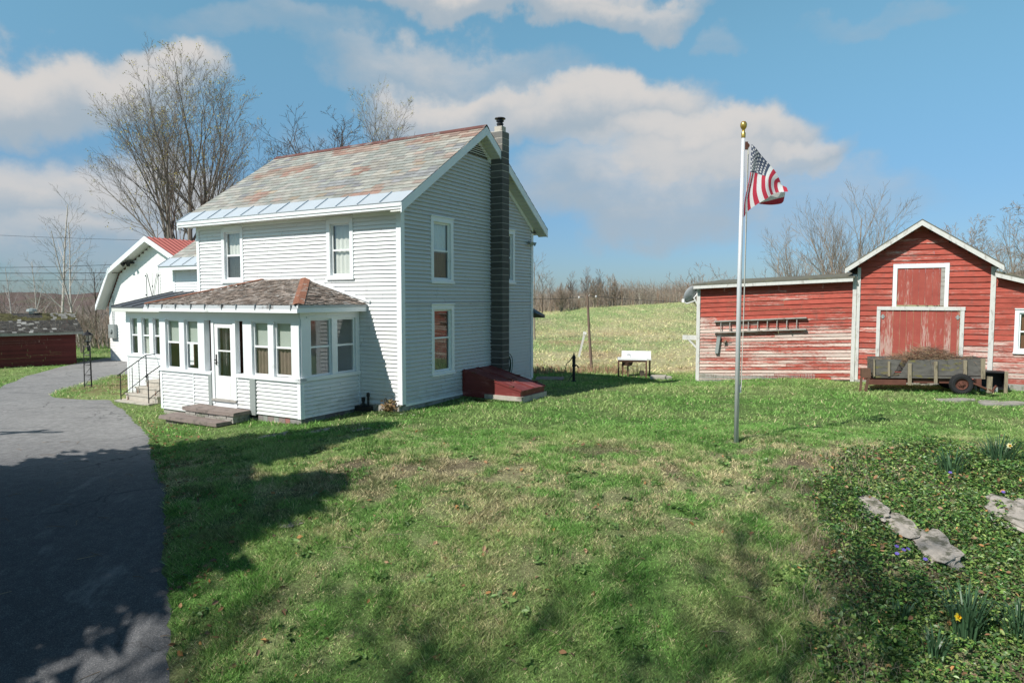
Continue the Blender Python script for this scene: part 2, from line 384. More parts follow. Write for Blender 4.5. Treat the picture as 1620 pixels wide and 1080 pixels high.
def zone(x,y):
    """ground colour by what grows there"""
    lush=np.array([.145,.262,.070]);mid=np.array([.22,.29,.108]);dead=np.array([.44,.36,.24]);soil=np.array([.20,.15,.11])
    fa=np.array([.47,.43,.25]);fg=np.array([.26,.34,.14])
    x=np.asarray(x,float);y=np.asarray(y,float)
    a=fbm(x,y,1.7,1);b=fbm(x,y,.55,2);c=fbm(x,y,5,3)
    k=smooth((a-.33)/.34)
    col=lush*(1-k)[...,None]+mid*k[...,None]
    # thatch on the bank crest and slope
    crest=smooth((14.6-y)/2.5)*(.26+.42*np.exp(-((y-11.4)/2.2)**2))
    crest=crest*(1+.5*np.exp(-(((x-5.0)/1.8)**2+((y-11.6)/1.6)**2))) + .55*np.exp(-(((x+3.6)/1.6)**2+((y-14.6)/1.0)**2))+.5*smooth((x-2.2)/1.6)*smooth((9.5-y)/2)
    d=smooth((b*.55+fbm(x,y,.19,12,2)*.35+fbm(x,y,2.4,9)*.35-.68+.24*crest)/.22)
    d=np.clip(d,0,1)*np.clip(.14+.68*crest,0,.85)
    col=col*(1-d)[...,None]+dead*d[...,None]
    s=smooth((fbm(x,y,.8,21)-.60+.05*crest)/.12)*np.clip(crest,.0,.8)
    col=col*(1-s)[...,None]+soil*s[...,None]
    # rough field beyond the lawn
    r=x*EA[0]*0+ (x-CX)*EB[0]+(y-CY)*EB[1]
    f=smooth((y-27.6-.25*np.sin(x)*1.0)/2.0)*smooth((x+10+(y-34)*.9*(y>34))/3.5)
    fk=smooth((fbm(x,y,6,31)*.6+fbm(x,y*2.2,1.6,33)*.5-.40)/.30)
    red=smooth((fbm(x,y*2,4,35)-.55)/.12)*.55*np.exp(-((y-44)/16)**2)+.7*np.exp(-(((x-1.0)/3.2)**2+((y-29.2)/.9)**2))
    fc=fg*(1-fk)[...,None]+fa*fk[...,None]
    red=np.clip(red,0,1)
    fc=fc*(1-red)[...,None]+np.array([.40,.24,.15])*red[...,None]
    col=col*(1-f)[...,None]+fc*f[...,None]
    wd=smooth((y-104)/14)*1.; wl=smooth((y-47)/8)*smooth((-x-14)/6); wd=np.maximum(wd,wl); col=col*(1-wd)[...,None]+np.array([.17,.135,.115])*wd[...,None]
    return col,d,f
def axis(lo,hi,step,far,grow=1.22):
    a=list(np.arange(lo,hi+1e-6,step)); s=step
    p=a[-1]
    while p<far: s*=grow; p+=s; a.append(p)
    s=step;p=a[0];pre=[]
    while p>-far: s*=grow; p-=s; pre.append(p)
    return np.array(pre[::-1]+a)
gx=axis(-16,14,.2,2600); gy=axis(3,30,.2,2600)
X,Y=np.meshgrid(gx,gy); Z=H(X,Y)
far=np.hypot(X,Y); Z=Z-smooth((far-160)/900)*6
nv=X.size; ny,nx=X.shape
me=bpy.data.meshes.new('ground')
idx=np.arange(nv).reshape(ny,nx)
q=np.stack([idx[:-1,:-1],idx[:-1,1:],idx[1:,1:],idx[1:,:-1]],-1).reshape(-1,4)
me.vertices.add(nv); me.vertices.foreach_set('co',np.stack([X,Y,Z],-1).astype(np.float32).ravel())
me.loops.add(q.size); me.loops.foreach_set('vertex_index',q.astype(np.int32).ravel())
me.polygons.add(len(q)); me.polygons.foreach_set('loop_start',np.arange(0,q.size,4,dtype=np.int32)); me.polygons.foreach_set('loop_total',np.full(len(q),4,dtype=np.int32))
me.polygons.foreach_set('use_smooth',np.ones(len(q),bool))
zc,zd,zf=zone(X.ravel(),Y.ravel()); c4=np.ones((nv,4),np.float32); c4[:,:3]=zc*(.74+.2*np.maximum(zf,smooth((np.hypot(X,Y).ravel()-18)/12)))[:,None]
at=me.attributes.new('Zone','FLOAT_COLOR','POINT'); at.data.foreach_set('color',c4.ravel())
me.materials.append(M['ground']); me.update(calc_edges=True)
go=bpy.data.objects.new('ground',me); COL.objects.link(go); tag(go,'green lawn and rough field falling to the drive','ground',kind='structure')
def sheet(name,A,B,m,ncross,lift,label,cat):
    v=[];f=[]
    for (a,b) in zip(A,B):
        for k in range(ncross+1):
            t=k/ncross; x=a[0]+(b[0]-a[0])*t; y=a[1]+(b[1]-a[1])*t
            v.append((x,y,Hs(x,y)+lift*(1 if 0<k<ncross else .1)))
    n=ncross+1
    for i in range(len(A)-1):
        for k in range(ncross): f.append((i*n+k,i*n+k+1,(i+1)*n+k+1,(i+1)*n+k))
    e=bpy.data.meshes.new(name); e.from_pydata(v,[],f); e.materials.append(m); e.polygons.foreach_set('use_smooth',[True]*len(f)); e.update()
    o=bpy.data.objects.new(name,e); COL.objects.link(o); tag(o,label,cat,kind='structure'); return o
def resample(P,n):
    P=np.array(P); d=np.r_[0,np.cumsum(np.hypot(*np.diff(P,axis=0).T))]; t=np.linspace(0,d[-1],n)
    return list(zip(np.interp(t,d,P[:,0]),np.interp(t,d,P[:,1])))
REw=[(x+.035*math.sin(i*.08)+.02*math.sin(i*.25)+random.uniform(-.022,.022)+.02*math.sin(i*.9),y) for i,(x,y) in enumerate(resample(RE,700))]
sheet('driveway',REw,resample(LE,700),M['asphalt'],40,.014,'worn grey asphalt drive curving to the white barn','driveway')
# raised grass island in the drive
c0=(sum(p[0] for p in ISL)/len(ISL),sum(p[1] for p in ISL)/len(ISL))
v=[];f=[];cc=[]
RN=9
for i,p in enumerate(ISL[:-1]):
    for k in range(RN+1):
        t=1-k/RN*.999; x=c0[0]+(p[0]-c0[0])*t; y=c0[1]+(p[1]-c0[1])*t
        v.append((x,y,Hs(x,y)+(.0 if k==0 else .05+.03*min(1,k/3))))
m_=len(ISL)-1;n=RN+1
for i in range(m_):
    j=(i+1)%m_
    for k in range(RN): f.append((i*n+k,j*n+k,j*n+k+1,i*n+k+1))
e=bpy.data.meshes.new('grass_island'); e.from_pydata(v,[],f); e.materials.append(M['ground'])
va=np.array(v); zc,_,_=zone(va[:,0],va[:,1]); k=smooth((fbm(va[:,0],va[:,1],1.3,77)-.45)/.2)[:,None]; zc=zc*(1-k)+np.array([.24,.19,.10])*k
c4=np.ones((len(v),4),np.float32); c4[:,:3]=zc; e.attributes.new('Zone','FLOAT_COLOR','POINT').data.foreach_set('color',c4.ravel()); e.update()
io=bpy.data.objects.new('grass_island',e); COL.objects.link(io); tag(io,'rounded patch of grass in the drive around the lamp post','grass island',kind='structure')
# ------------------------------------------------------------------ hills
def hill(name,pts,base,thick,label,seed):
    """ridge line through (x,y,ztop), running down both ways"""
    P=[];n=90
    xs=np.linspace(0,len(pts)-1,n); A=np.array(pts,float)
    line=np.stack([np.interp(xs,np.arange(len(pts)),A[:,i]) for i in range(3)],-1)
    line[:,2]+=(fbm(line[:,0],line[:,1],thick*.25,seed)-.5)*(line[:,2]-base)*.35
    v=[];f=[]
    prof=[(-1,0),(-.6,.35),(-.25,.8),(0,1),(.4,.8),(1,0)]
    for i in range(n):
        for (s,h) in prof: v.append((line[i,0]*(1+s*thick/np.hypot(line[i,0],line[i,1])),line[i,1]*(1+s*thick/np.hypot(line[i,0],line[i,1])),base+(line[i,2]-base)*h))
    k=len(prof)
    for i in range(n-1):
        for j in range(k-1): f.append((i*k+j,i*k+j+1,(i+1)*k+j+1,(i+1)*k+j))
    e=bpy.data.meshes.new(name); e.from_pydata(v,[],f); e.polygons.foreach_set('use_smooth',[True]*len(f)); e.materials.append(M['hill']); e.update()
    o=bpy.data.objects.new(name,e); COL.objects.link(o); tag(o,label,'hill',kind='structure')
def pxw(px,py,Yd): return ((px-810)/FPX*Yd, Yd, CAMZ+(474-py)/FPX*Yd)
hill('hill',[pxw(-500,470,1500),pxw(-200,462,1450),pxw(0,463,1400),pxw(60,460,1400),pxw(120,464,1400),pxw(200,466,1400),pxw(420,470,1500),pxw(800,474,1600)],-30,380,'low purple brown wooded ridge on the horizon behind the sheds',3)
hill('hill',[pxw(840,478,420),pxw(990,474,400),pxw(1060,464,390),pxw(1110,456,380),pxw(1250,440,380),pxw(1420,432,380),pxw(1650,425,380),pxw(2100,440,420)],-4,150,'bare wooded hillside rising behind the red barn',4)
# ------------------------------------------------------------------ siding and roofing helpers
def clap(mb,tf,z0,z1,xr,holes=(),exp=.105,t0=.022,t1=.004,mat=0,jit=.03,seam=2.8,seed=0,colf=None):
    rg=random.Random(seed); z=z0; row=0
    while z<z1-1e-4:
        zt=min(z+exp,z1)
        cuts=[z]+sorted({h for hh in holes for h in (hh[2],hh[3]) if z+1e-4<h<zt-1e-4})+[zt]
        for ci in range(len(cuts)-1):
            za,zb=cuts[ci],cuts[ci+1]; zm=(za+zb)/2
            x0,x1=xr(zm)
            if x1-x0<.02: continue
            iv=[(x0,x1)]
            for h in holes:
                if h[2]<zm<h[3]:
                    nv=[]
                    for (p,q_) in iv:
                        if h[1]<=p or h[0]>=q_: nv.append((p,q_)); continue
                        if h[0]>p: nv.append((p,h[0]))
                        if h[1]<q_: nv.append((h[1],q_))
                    iv=nv
            for (p,q_) in iv:
                xs=[p]; xx=p+rg.uniform(.3,1)*seam
                while xx<q_-.4: xs.append(xx); xx+=seam*rg.uniform(.7,1.3)
                xs.append(q_)
                for s in range(len(xs)-1):
                    c=1-rg.random()*jit; col=(c,c,c) if colf is None else colf(rg)
                    da=t0+(t1-t0)*(za-z)/exp+rg.random()*.003; db=t0+(t1-t0)*(zb-z)/exp
                    g=.005 if s<len(xs)-2 else 0; dz=rg.uniform(-.0035,.0035) if ci==0 else 0; za_=za+dz
                    mb.face([tf(xs[s],da,za_),tf(xs[s+1]-g,da,za_+dz*.4),tf(xs[s+1]-g,db,zb),tf(xs[s],db,zb)],mat,col)
                    if ci==0: mb.face([tf(xs[s],-.02,za_),tf(xs[s+1]-g,-.02,za_+dz*.4),tf(xs[s+1]-g,da,za_+dz*.4),tf(xs[s],da,za_)],mat,col)
        z=zt; row+=1
def clip(poly,c):
    n=len(c)
    ar=sum(c[i][0]*c[(i+1)%n][1]-c[(i+1)%n][0]*c[i][1] for i in range(n)); sg=1 if ar>0 else -1
    for i in range(n):
        a,b=c[i],c[(i+1)%n]; out=[]
        ins=lambda p: sg*((b[0]-a[0])*(p[1]-a[1])-(b[1]-a[1])*(p[0]-a[0]))>=-1e-9
        for j in range(len(poly)):
            p,q_=poly[j],poly[(j+1)%len(poly)]; ip,iq=ins(p),ins(q_)
            if ip: out.append(p)
            if ip!=iq:
                d1=(b[0]-a[0])*(p[1]-a[1])-(b[1]-a[1])*(p[0]-a[0]); d2=(b[0]-a[0])*(q_[1]-a[1])-(b[1]-a[1])*(q_[0]-a[0]); t=d1/(d1-d2)
                out.append((p[0]+(q_[0]-p[0])*t,p[1]+(q_[1]-p[1])*t))
        poly=out
        if len(poly)<3: return []
    return poly
def shingles(mb,O,U,V,poly,w,exp,th,colf,mat=0,seed=1,wj=.0,rough=0.):
    O=Vector(O);U=Vector(U).normalized();V=Vector(V).normalized();N=U.cross(V).normalized()
    if N.z<0: N=-N
    rg=random.Random(seed)
    us=[p[0] for p in poly];vs=[p[1] for p in poly]
    v=min(vs);row=0
    while v<max(vs):
        u=min(us)-rg.random()*w*.2-(w/2 if row%2 else 0)
        while u<max(us):
            ww=w*(1+rg.uniform(-wj,wj)); pr=clip([(u,v),(u+ww-.008,v),(u+ww-.008,v+exp),(u,v+exp)],poly)
            if len(pr)>=3:
                t=th*(1+rg.uniform(-rough,rough)*1.6); col=colf((u,v),rg)
                dv=rg.uniform(-rough,rough)*exp*.3
                hgt=lambda p: t*(1-(p[1]-v)/exp)+.002
                pp=[O+U*p[0]+V*(p[1]+(dv if abs(p[1]-v)<1e-6 else 0))+N*hgt(p) for p in pr]
                mb.face(pp,mat,col)
                for i in range(len(pr)):
                    a,b=pr[i],pr[(i+1)%len(pr)]
                    if abs(a[1]-v)<1e-6 and abs(b[1]-v)<1e-6: mb.face([pp[i],pp[(i+1)%len(pr)],O+U*b[0]+V*(v+dv)-N*.005,O+U*a[0]+V*(v+dv)-N*.005],mat,tuple(x*.7 for x in col))
            u+=ww
        v+=exp;row+=1
def metal_band(mb,O,U,V,u0,u1,v0,v1,pitch,mat=0,skew=0):
    O=Vector(O);U=Vector(U).normalized();V=Vector(V).normalized();N=U.cross(V).normalized()
    if N.z<0:N=-N
    P=lambda u,v,h: O+U*u+V*v+N*h
    rg=random.Random(5); u=u0
    while u<u1-1e-6:
        ub=min(u+pitch,u1); d=rg.uniform(0,.004)
        mb.face([P(u,v0,.012+d),P(ub,v0,.012),P(ub,v1,.012),P(u,v1,.012+d)],mat)
        mb.hexa([P(u,v0,.01),P(u+.022,v0,.01),P(u+.022,v1,.01),P(u,v1,.01),P(u,v0,.042),P(u+.014,v0,.042),P(u+.014,v1,.042),P(u,v1,.042)],mat)
        u=ub
    mb.hexa([P(u0,v0-.015,-.02),P(u1,v0-.015,-.02),P(u1,v0+.004,-.02),P(u0,v0+.004,-.02),P(u0,v0-.015,.018),P(u1,v0-.015,.018),P(u1,v0+.004,.018),P(u0,v0+.004,.018)],mat)
def window(par,org,tf,s0,s1,z0,z1,cw=.12,rec=.08,sash=.05,rail=None,proud=.03,casing=True,back=None,name='window',sill=True,upper=None,lower=None,tm='trim',hw=None):
    """s0..z1: outside of the casing (or of the sash when casing is off)"""
    mb=MB(); hw=cw if hw is None else hw
    if casing:
        mb.tbox(tf,s0,s0+cw,-rec,proud,z0,z1); mb.tbox(tf,s1-cw,s1,-rec,proud,z0,z1)
        mb.tbox(tf,s0+cw,s1-cw,-rec,proud-.002,z1-hw,z1); mb.tbox(tf,s0-.015,s1+.015,proud,proud+.03,z1,z1+.03)
        mb.tbox(tf,s0-.02,s1+.02,-rec,proud+.035,z0-.045,z0+.012)
        mb.tbox(tf,s0+cw,s1-cw,-rec,proud-.004,z0+.012,z0+.07)
        a0,a1,b0,b1=s0+cw,s1-cw,z0+.07,z1-hw
    else: a0,a1,b0,b1=s0,s1,z0,z1
    d0,d1=-rec,-rec+.035
    if rail is None: rail=(b0+b1)/2
    mb.tbox(tf,a0,a0+sash,d0,d1,b0,b1); mb.tbox(tf,a1-sash,a1,d0,d1,b0,b1)
    mb.tbox(tf,a0+sash,a1-sash,d0,d1-.002,b0,b0+sash); mb.tbox(tf,a0+sash,a1-sash,d0,d1-.002,b1-sash,b1)
    mb.tbox(tf,a0+sash,a1-sash,d0,d1+.006,rail-.025,rail+.022)
    fr=mb.build(name,M[tm],par,org)
    g=MB()
    for (q0,q1) in ((b0+sash,rail-.025),(rail+.022,b1-sash)):
        g.face([tf(a0+sash,d0+.015,q0),tf(a1-sash,d0+.015,q0),tf(a1-sash,d0+.015,q1),tf(a0+sash,d0+.015,q1)])
    pn=g.build('pane',M['glass'],fr)
    for kind,(q0,q1) in ((upper,(rail-.02,b1)),(lower,(b0,rail-.02))):
        if kind:
            s=MB(); dd=d0-.05
            if kind in('lace','browncloth'):
                n=14
                for i in range(n):
                    u0=a0+(a1-a0)*i/n;u1=a0+(a1-a0)*(i+1)/n
                    e0=.018*math.sin(i*1.9);e1=.018*math.sin((i+1)*1.9)
                    s.face([tf(u0,dd-e0,q0),tf(u1,dd-e1,q0),tf(u1,dd-e1,q1),tf(u0,dd-e0,q1)])
            elif kind=='blind':
                z=q0
                while z<q1: s.face([tf(a0,dd-.012,z),tf(a1,dd-.012,z),tf(a1,dd+.012,z+.022),tf(a0,dd+.012,z+.022)]); z+=.03
            else: s.face([tf(a0,dd,q0),tf(a1,dd,q0),tf(a1,dd,q1),tf(a0,dd,q1)])
            s.build('curtain' if kind in('lace','browncloth') else 'blind',M[kind],fr)
    return fr
# ------------------------------------------------------------------ farmhouse
OH=(0,0,0)
house=farm_thing('farmhouse','two storey white clapboard farmhouse with slate roof and enclosed porch','house',OH)
tfF=lambda B:(lambda s,d,z:(s,B-d,z))
tfG=lambda A:(lambda s,d,z:(A+d,s,z))
F0=tfF(0.);G0=tfG(0.)
ZE,BE,ZR,BR=5.24,-.43,7.885,3.465
SL=(ZR-ZE)/(BR-BE)
def zroof(b): return ZE+(b-BE)*SL if b<BR else ZE+(2*BR-BE-b)*SL
BW=6.97; AL=-8.13
w1=(-6.95,-5.98,3.40,5.03); w2=(-2.555,-1.595,3.43,5.04)
mb=MB()
clap(mb,tfF(.01),.165,5.08,lambda z:(AL+.1,-.12),[w1,w2,(-4.62,-3.75,.2,2.25)],seed=1,t0=.031,t1=-.004,jit=.045)
mb.build('front_wall',M['siding'],house,OH,usecol=True)
g1=(1.238,2.275,3.335,5.09); g2=(1.238,2.295,.80,2.715); g3=(4.72,5.74,3.40,5.08); lv=(3.05,3.95,7.10,7.5)
mb=MB()
def xrg(z):
    b0=.11;b1=BW-.1
    if z>5.0:
        k=(z+.17-ZE)/SL+BE
        b0=max(b0,k); b1=min(b1,2*BR-k)
    return b0,b1
clap(mb,tfG(-.012),.165,7.7,xrg,[g1,g2,g3],seed=2,jit=.035,t0=.042,t1=-.012)
mb.tbox(G0,.1,BW-.1,.012,.034,2.735,2.765)
mb.build('gable_wall',M['siding_peeling_shaded'],house,OH,usecol=True)
mb=MB()  # hidden rear and left walls
mb.box(AL,-.03,BW-.02,BW,.165,5.1); mb.face([(AL,0,.165),(AL,BW,.165),(AL,BW,5.1),(AL,BR,7.7),(AL,0,5.1)])
mb.build('rear_wall',M['siding'],house,OH,usecol=True)
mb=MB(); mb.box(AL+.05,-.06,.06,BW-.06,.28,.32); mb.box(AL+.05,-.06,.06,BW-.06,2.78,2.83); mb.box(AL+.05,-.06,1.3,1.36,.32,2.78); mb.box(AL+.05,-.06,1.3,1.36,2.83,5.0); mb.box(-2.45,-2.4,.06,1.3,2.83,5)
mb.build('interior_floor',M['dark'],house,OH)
for q_ in ((AL,-6.98,-.03,.10,-.5,.16),(-1.42,-.01,-.03,.10,-.5,.16),(-.10,.0,.1,BW,-.55,.15),(AL,AL+.1,.1,BW,-.6,.15)):
    mb=MB(); mb.box(*q_); mb.build('foundation',M['stone'],house,OH)
for bx_ in (((-.12,.034,-.034,0,.16,5.1),(0,.034,0,.115,.16,5.12)),((AL-.02,AL+.105,-.034,.1,.16,5.1),),((0,.034,BW-.11,BW+.02,.16,5.1),)):
    mb=MB(); [mb.box(*q_) for q_ in bx_]; mb.build('corner_board',M['trim'],house,OH)
mb=MB()
mb.box(AL+.1,-.12,-.03,0,5.0,5.1); mb.build('frieze_board',M['trim'],house,OH); mb=MB()
mb.box(AL+.1,-.12,-.04,-.003,.105,.165); mb.build('water_table',M['trim'],house,OH); mb=MB(); mb.box(.003,.04,.115,BW-.11,.105,.165)
mb.build('water_table',M['trim'],house,OH)
# main roof
RL,RR=-8.5,.40
mb=MB()
sl=Vector((0,BR-BE,ZR-ZE)); SLEN=sl.length; V1=sl.normalized(); V2=Vector((0,-(BR-BE),ZR-ZE)).normalized()
def slatecol(p,rg):
    u,v=p; k=rg.random()
    base=[(.45,.46,.42),(.48,.48,.44),(.42,.44,.41),(.50,.48,.43),(.46,.44,.41)][int(k*5)]
    n=vnoise(np.array([u]),np.array([v*1.6]),1.6,5)[0]; n2=vnoise(np.array([u]),np.array([v]),.9,8)[0]
    if v>SLEN-.75 and n>.42 or n>.76: base=rg.choice([(.45,.33,.28),(.47,.36,.30),(.42,.27,.22),(.47,.41,.35)])
    elif n2>.86: base=(.37,.38,.39)
    elif rg.random()<.10: base=rg.choice([(.49,.41,.32),(.36,.36,.38),(.47,.38,.33)])
    s=rg.uniform(.66,.98); return (base[0]*s*.99,base[1]*s*.98,base[2]*s*.96)
shingles(mb,(RL,BE,ZE),(1,0,0),V1,[(0,.58),(RR-RL,.58),(RR-RL,SLEN),(0,SLEN)],.34,.213,.014,slatecol,seed=3,wj=.12)
shingles(mb,(RL,2*BR-BE,ZE),(1,0,0),V2,[(0,0),(RR-RL,0),(RR-RL,SLEN),(0,SLEN)],.36,.3,.014,slatecol,seed=4)
roof=mb.build('roof',M['slate'],house,OH,usecol=True)
mb=MB(); metal_band(mb,(RL,BE,ZE),(1,0,0),V1,0,RR-RL,0,.585,.745); mb.build('metal_eave_band',M['flash'],roof)
mb=MB()
mb.hexa([(RL,BR-.13,ZR-.065),(RR,BR-.13,ZR-.065),(RR,BR,ZR+.035),(RL,BR,ZR+.035),(RL,BR-.13,ZR-.045),(RR,BR-.13,ZR-.045),(RR,BR,ZR+.05),(RL,BR,ZR+.05)])
mb.hexa([(RL,BR,ZR+.035),(RR,BR,ZR+.035),(RR,BR+.13,ZR-.065),(RL,BR+.13,ZR-.065),(RL,BR,ZR+.05),(RR,BR,ZR+.05),(RR,BR+.13,ZR-.045),(RL,BR+.13,ZR-.045)])
mb.build('ridge_cap',M['ridge'],roof)
mb=MB()
def slopeprism(mb,a0,a1,lo,hi,b0=BE,mat=0):
    for side in (0,1):
        f=(lambda b:b) if side==0 else (lambda b:2*BR-b)
        p=[]
        for a in (a0,a1):
            for (b,o) in ((b0,lo),(BR,lo),(BR,hi),(b0,hi)): p.append((a,f(b),zroof(b)+o))
        mb.hexa([p[0],p[1],p[2],p[3],p[4],p[5],p[6],p[7]],mat)
slopeprism(mb,RR-.035,RR-.003,-.26,-.012); slopeprism(mb,RL+.003,RL+.035,-.26,-.012)
slopeprism(mb,.0,.034,-.37,-.235,b0=-.05)
mb.box(RL+.035,RR-.035,BE+.01,BE+.04,5.07,5.225); mb.box(RL+.035,RR-.035,2*BR-BE-.04,2*BR-BE-.01,5.07,5.225)
mb.box(RL+.02,RR-.02,BE-.012,BE+.01,5.135,5.215)
mb.build('rake_boards',M['trim'],roof)
mb=MB(); slopeprism(mb,.034,RR-.035,-.235,-.215); slopeprism(mb,RL+.035,.034,-.05,-.02)
mb.box(RL+.035,.034,BE+.04,-.0,5.085,5.105); mb.box(RL+.035,.034,BW,2*BR-BE-.04,5.085,5.105)
for i in range(32):
    b=BE+.1+i*.116
    for f in (b,2*BR-b):
        if abs(f-BR)>.06: mb.beam((.04,f,zroof(b)-.243),(RR-.04,f,zroof(b)-.243),.012,.012)
mb.build('soffit',M['soffit'],roof)
for (n,w,up,lo) in (('window',w1,'lace','blind'),('window',w2,'lace','lace')):
    window(house,OH,F0,*w,rail=4.18,upper=up,lower=lo,hw=.15)
window(house,OH,G0,*g1,rail=4.19,upper='lace',lower='browncloth',hw=.13)
window(house,OH,G0,*g2,rail=1.80,upper='brownwood',lower='browncloth',hw=.13)
window(house,OH,G0,*g3,rail=4.2,hw=.13,upper='browncloth',lower='browncloth')
mb=MB()  # gable louvre
for i in range(5):
    z=7.13+i*.062; k=(z+.3-ZE)/SL+BE
    if 2*BR-k-k>.1: mb.hexa([(.03,k,z),(.03,2*BR-k,z),(.075,2*BR-k,z-.01),(.075,k,z-.01),(.03,k,z+.03),(.03,2*BR-k,z+.03),(.075,2*BR-k,z+.012),(.075,k,z+.012)])
lvo=mb.build('gable_vent',M['soffit'],house,OH)
k=(7.06+.25-ZE)/SL+BE
mb=MB(); mb.face([(.028,k+.1,7.08),(.028,2*BR-k-.1,7.08),(.028,BR,7.55)]); mb.build('vent_opening',M['dark'],lvo)
# chimney of sooty blocks
mb=MB(); z=-.3; rg=random.Random(3); CH=(-.0,.43,4.27,4.68)
while z<7.9:
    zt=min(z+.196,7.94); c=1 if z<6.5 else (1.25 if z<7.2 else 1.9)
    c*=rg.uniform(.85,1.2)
    for (b0,b1) in ((CH[2],CH[3]),):
        mb.box(CH[0],CH[1],b0,b1,z,zt-.020,0,(c,c*.97,c*.9))
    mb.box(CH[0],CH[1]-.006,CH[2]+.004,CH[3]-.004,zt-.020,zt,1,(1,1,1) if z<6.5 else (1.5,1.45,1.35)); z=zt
chim=mb.build('chimney',[M['block'],M['mortar']],house,OH,usecol=True)
mb=MB(); mb.box(.10,.36,4.36,4.60,7.94,8.1); mb.build('flue_tile',M['concrete'],chim)
mb=MB(); mb.lathe([(.09,8.1),(.09,8.16),(.11,8.17),(.11,8.19),(.085,8.2),(.085,8.25),(.12,8.26),(.12,8.285),(.08,8.29),(.08,8.33),(.17,8.335),(.16,8.36),(.0,8.385)],.23,4.48,0,14); mb.build('chimney_cap',M['black'],chim)
# stone at the corner, flood light
mb=MB(); mb.box(-.85,.02,-.15,.12,-.15,.125); mb.box(-.42,-.05,-.17,-.02,-.16,.06); mb.build('corner_stone',M['stone'],house,OH)
mb=MB(); mb.box(.034,.09,BW-.35,BW-.2,4.72,4.82); mb.lathe([(.03,0),(.07,.14),(.0,.145)],0,0,0,8,M=Matrix.Translation((.1,BW-.33,4.77))@Matrix.Rotation(R(120),4,'Y')@Matrix.Rotation(R(30),4,'X')); mb.lathe([(.03,0),(.07,.14),(.0,.145)],0,0,0,8,M=Matrix.Translation((.1,BW-.2,4.77))@Matrix.Rotation(R(120),4,'Y')@Matrix.Rotation(R(-30),4,'X'))
mb.build('flood_light',M['meter'],house,OH)
mb=MB(); mb.hexa([(-1.5,6.99,2.38),(.16,6.99,2.38),(.22,7.5,2.22),(-1.5,7.5,2.22),(-1.5,6.99,2.60),(-.05,6.99,2.60),(.22,7.5,2.32),(-1.5,7.5,2.32)]); mb.build('rear_porch_roof',M['darkmetal'],house,OH)
# ---------------- enclosed front porch
PB,PA,PL=-2.05,-1.43,-6.97
FP=tfF(PB);GP=tfG(PA)
mb=MB()
clap(mb,FP,-.02,.86,lambda z:(-3.0,PA-.09),seed=5,exp=.098,t0=.028,t1=-.006,jit=.06)
clap(mb,FP,-.02,.86,lambda z:(-3.73,-3.2),seed=6,exp=.098,t0=.028,t1=-.006,jit=.06)
clap(mb,FP,-.12,.88,lambda z:(-5.5,-4.84),seed=7,exp=.098,t0=.028,t1=-.006,jit=.06)
clap(mb,FP,-.20,.87,lambda z:(PL+.07,-5.53),seed=8,exp=.098,t0=.028,t1=-.006,jit=.06)
mb.box(PL,PL+.06,PB,0,-.2,.95)
mb.build('porch_wall',M['siding'],house,OH,usecol=True); mb=MB()
clap(mb,tfG(PA-.012),-.02,.88,lambda z:(PB+.09,-.06),seed=9,exp=.098,jit=.05,t0=.042,t1=-.014)
mb.build('porch_side_wall',M['siding'],house,OH,usecol=True); mb=MB()
mb.box(PL,PL+.06,PB,0,2.3,2.5)
for q_ in (PB,PB+.66,PB+1.32,-.1): mb.box(PL,PL+.06,q_,q_+.1,.95,2.3)
mb.build('porch_end_frame',M['siding'],house,OH,usecol=True)
mb=MB()
def post(s0,s1,z0=.86,z1=2.56,tf=FP,d0=-.14,d1=.025): mb.tbox(tf,s0,s1,d0,d1,z0,z1)
for s in ((PL,-6.70),(-6.08,-5.86),(-5.27,-5.0),(-3.45,-3.12),(-2.52,-2.32),(-1.70,PA)): post(*s,z0=.95,z1=2.31)
for s in ((PB+.025,-1.72),(-1.02,-.83),(-.165,-.02)): mb.tbox(GP,s[0],s[1],-.14,.025,.97,2.38)
mb.tbox(FP,PL,PA,-.14,.02,2.31,2.56); mb.tbox(GP,PB,-.02,-.14,.02,2.38,2.56); mb.tbox(GP,PB+.2,-.05,.02,.04,2.40,2.44)
mb.tbox(FP,PL-.03,-4.72,-.14,.06,.875,.95); mb.tbox(FP,-3.71,PA+.06,-.14,.06,.862,.95); mb.tbox(GP,PB-.06,-.02,-.14,.06,.882,.97)
for (a,b) in ((-5.0,-4.70),(-3.73,-3.45)): mb.tbox(FP,a,b,-.24,-.20,.9,2.31); mb.tbox(FP,a+.1,a+.16,-.20,-.17,.95,2.3)
for s in ((PL-.02,PL+.07),(-5.53,-5.49),(PA-.09,PA+.024)): mb.tbox(FP,s[0],s[1],-.02,.03,-.2 if s[0]<-4 else -.03,.876)
mb.tbox(GP,PB+.002,PB+.09,-.02,.028,-.03,.88); mb.tbox(GP,-.07,-.02,-.02,.03,-.03,.88)
mb.build('porch_posts',M['trim'],house,OH)
for s in ((-3.2,-3.0),(-4.84,-4.71)):
    mb=MB(); mb.tbox(FP,s[0],s[1],-.1,.055,-.06,.90); mb.build('porch_pilaster',M['meter'],house,OH)
mb=MB(); x=-2.98; rg=random.Random(9)
while x<PA-.02:
    xx=min(x+rg.uniform(.14,.24),PA+.0); c=rg.choice([(.27,.21,.20),(.30,.31,.28),(.25,.22,.22),(.31,.32,.29),(.34,.15,.13),(.30,.28,.27)])
    mb.box(x,xx-.008,PB+.01,PB+.045,-.45,-.025,0,c); x=xx
y=PB+.05
while y<-.1:
    yy=min(y+rg.uniform(.2,.3),-.1); c=rg.choice([(.22,.21,.20),(.25,.25,.24),(.20,.16,.16)]); mb.box(PA-.045,PA-.01,y,yy-.008,-.45,-.025,0,c); y=yy
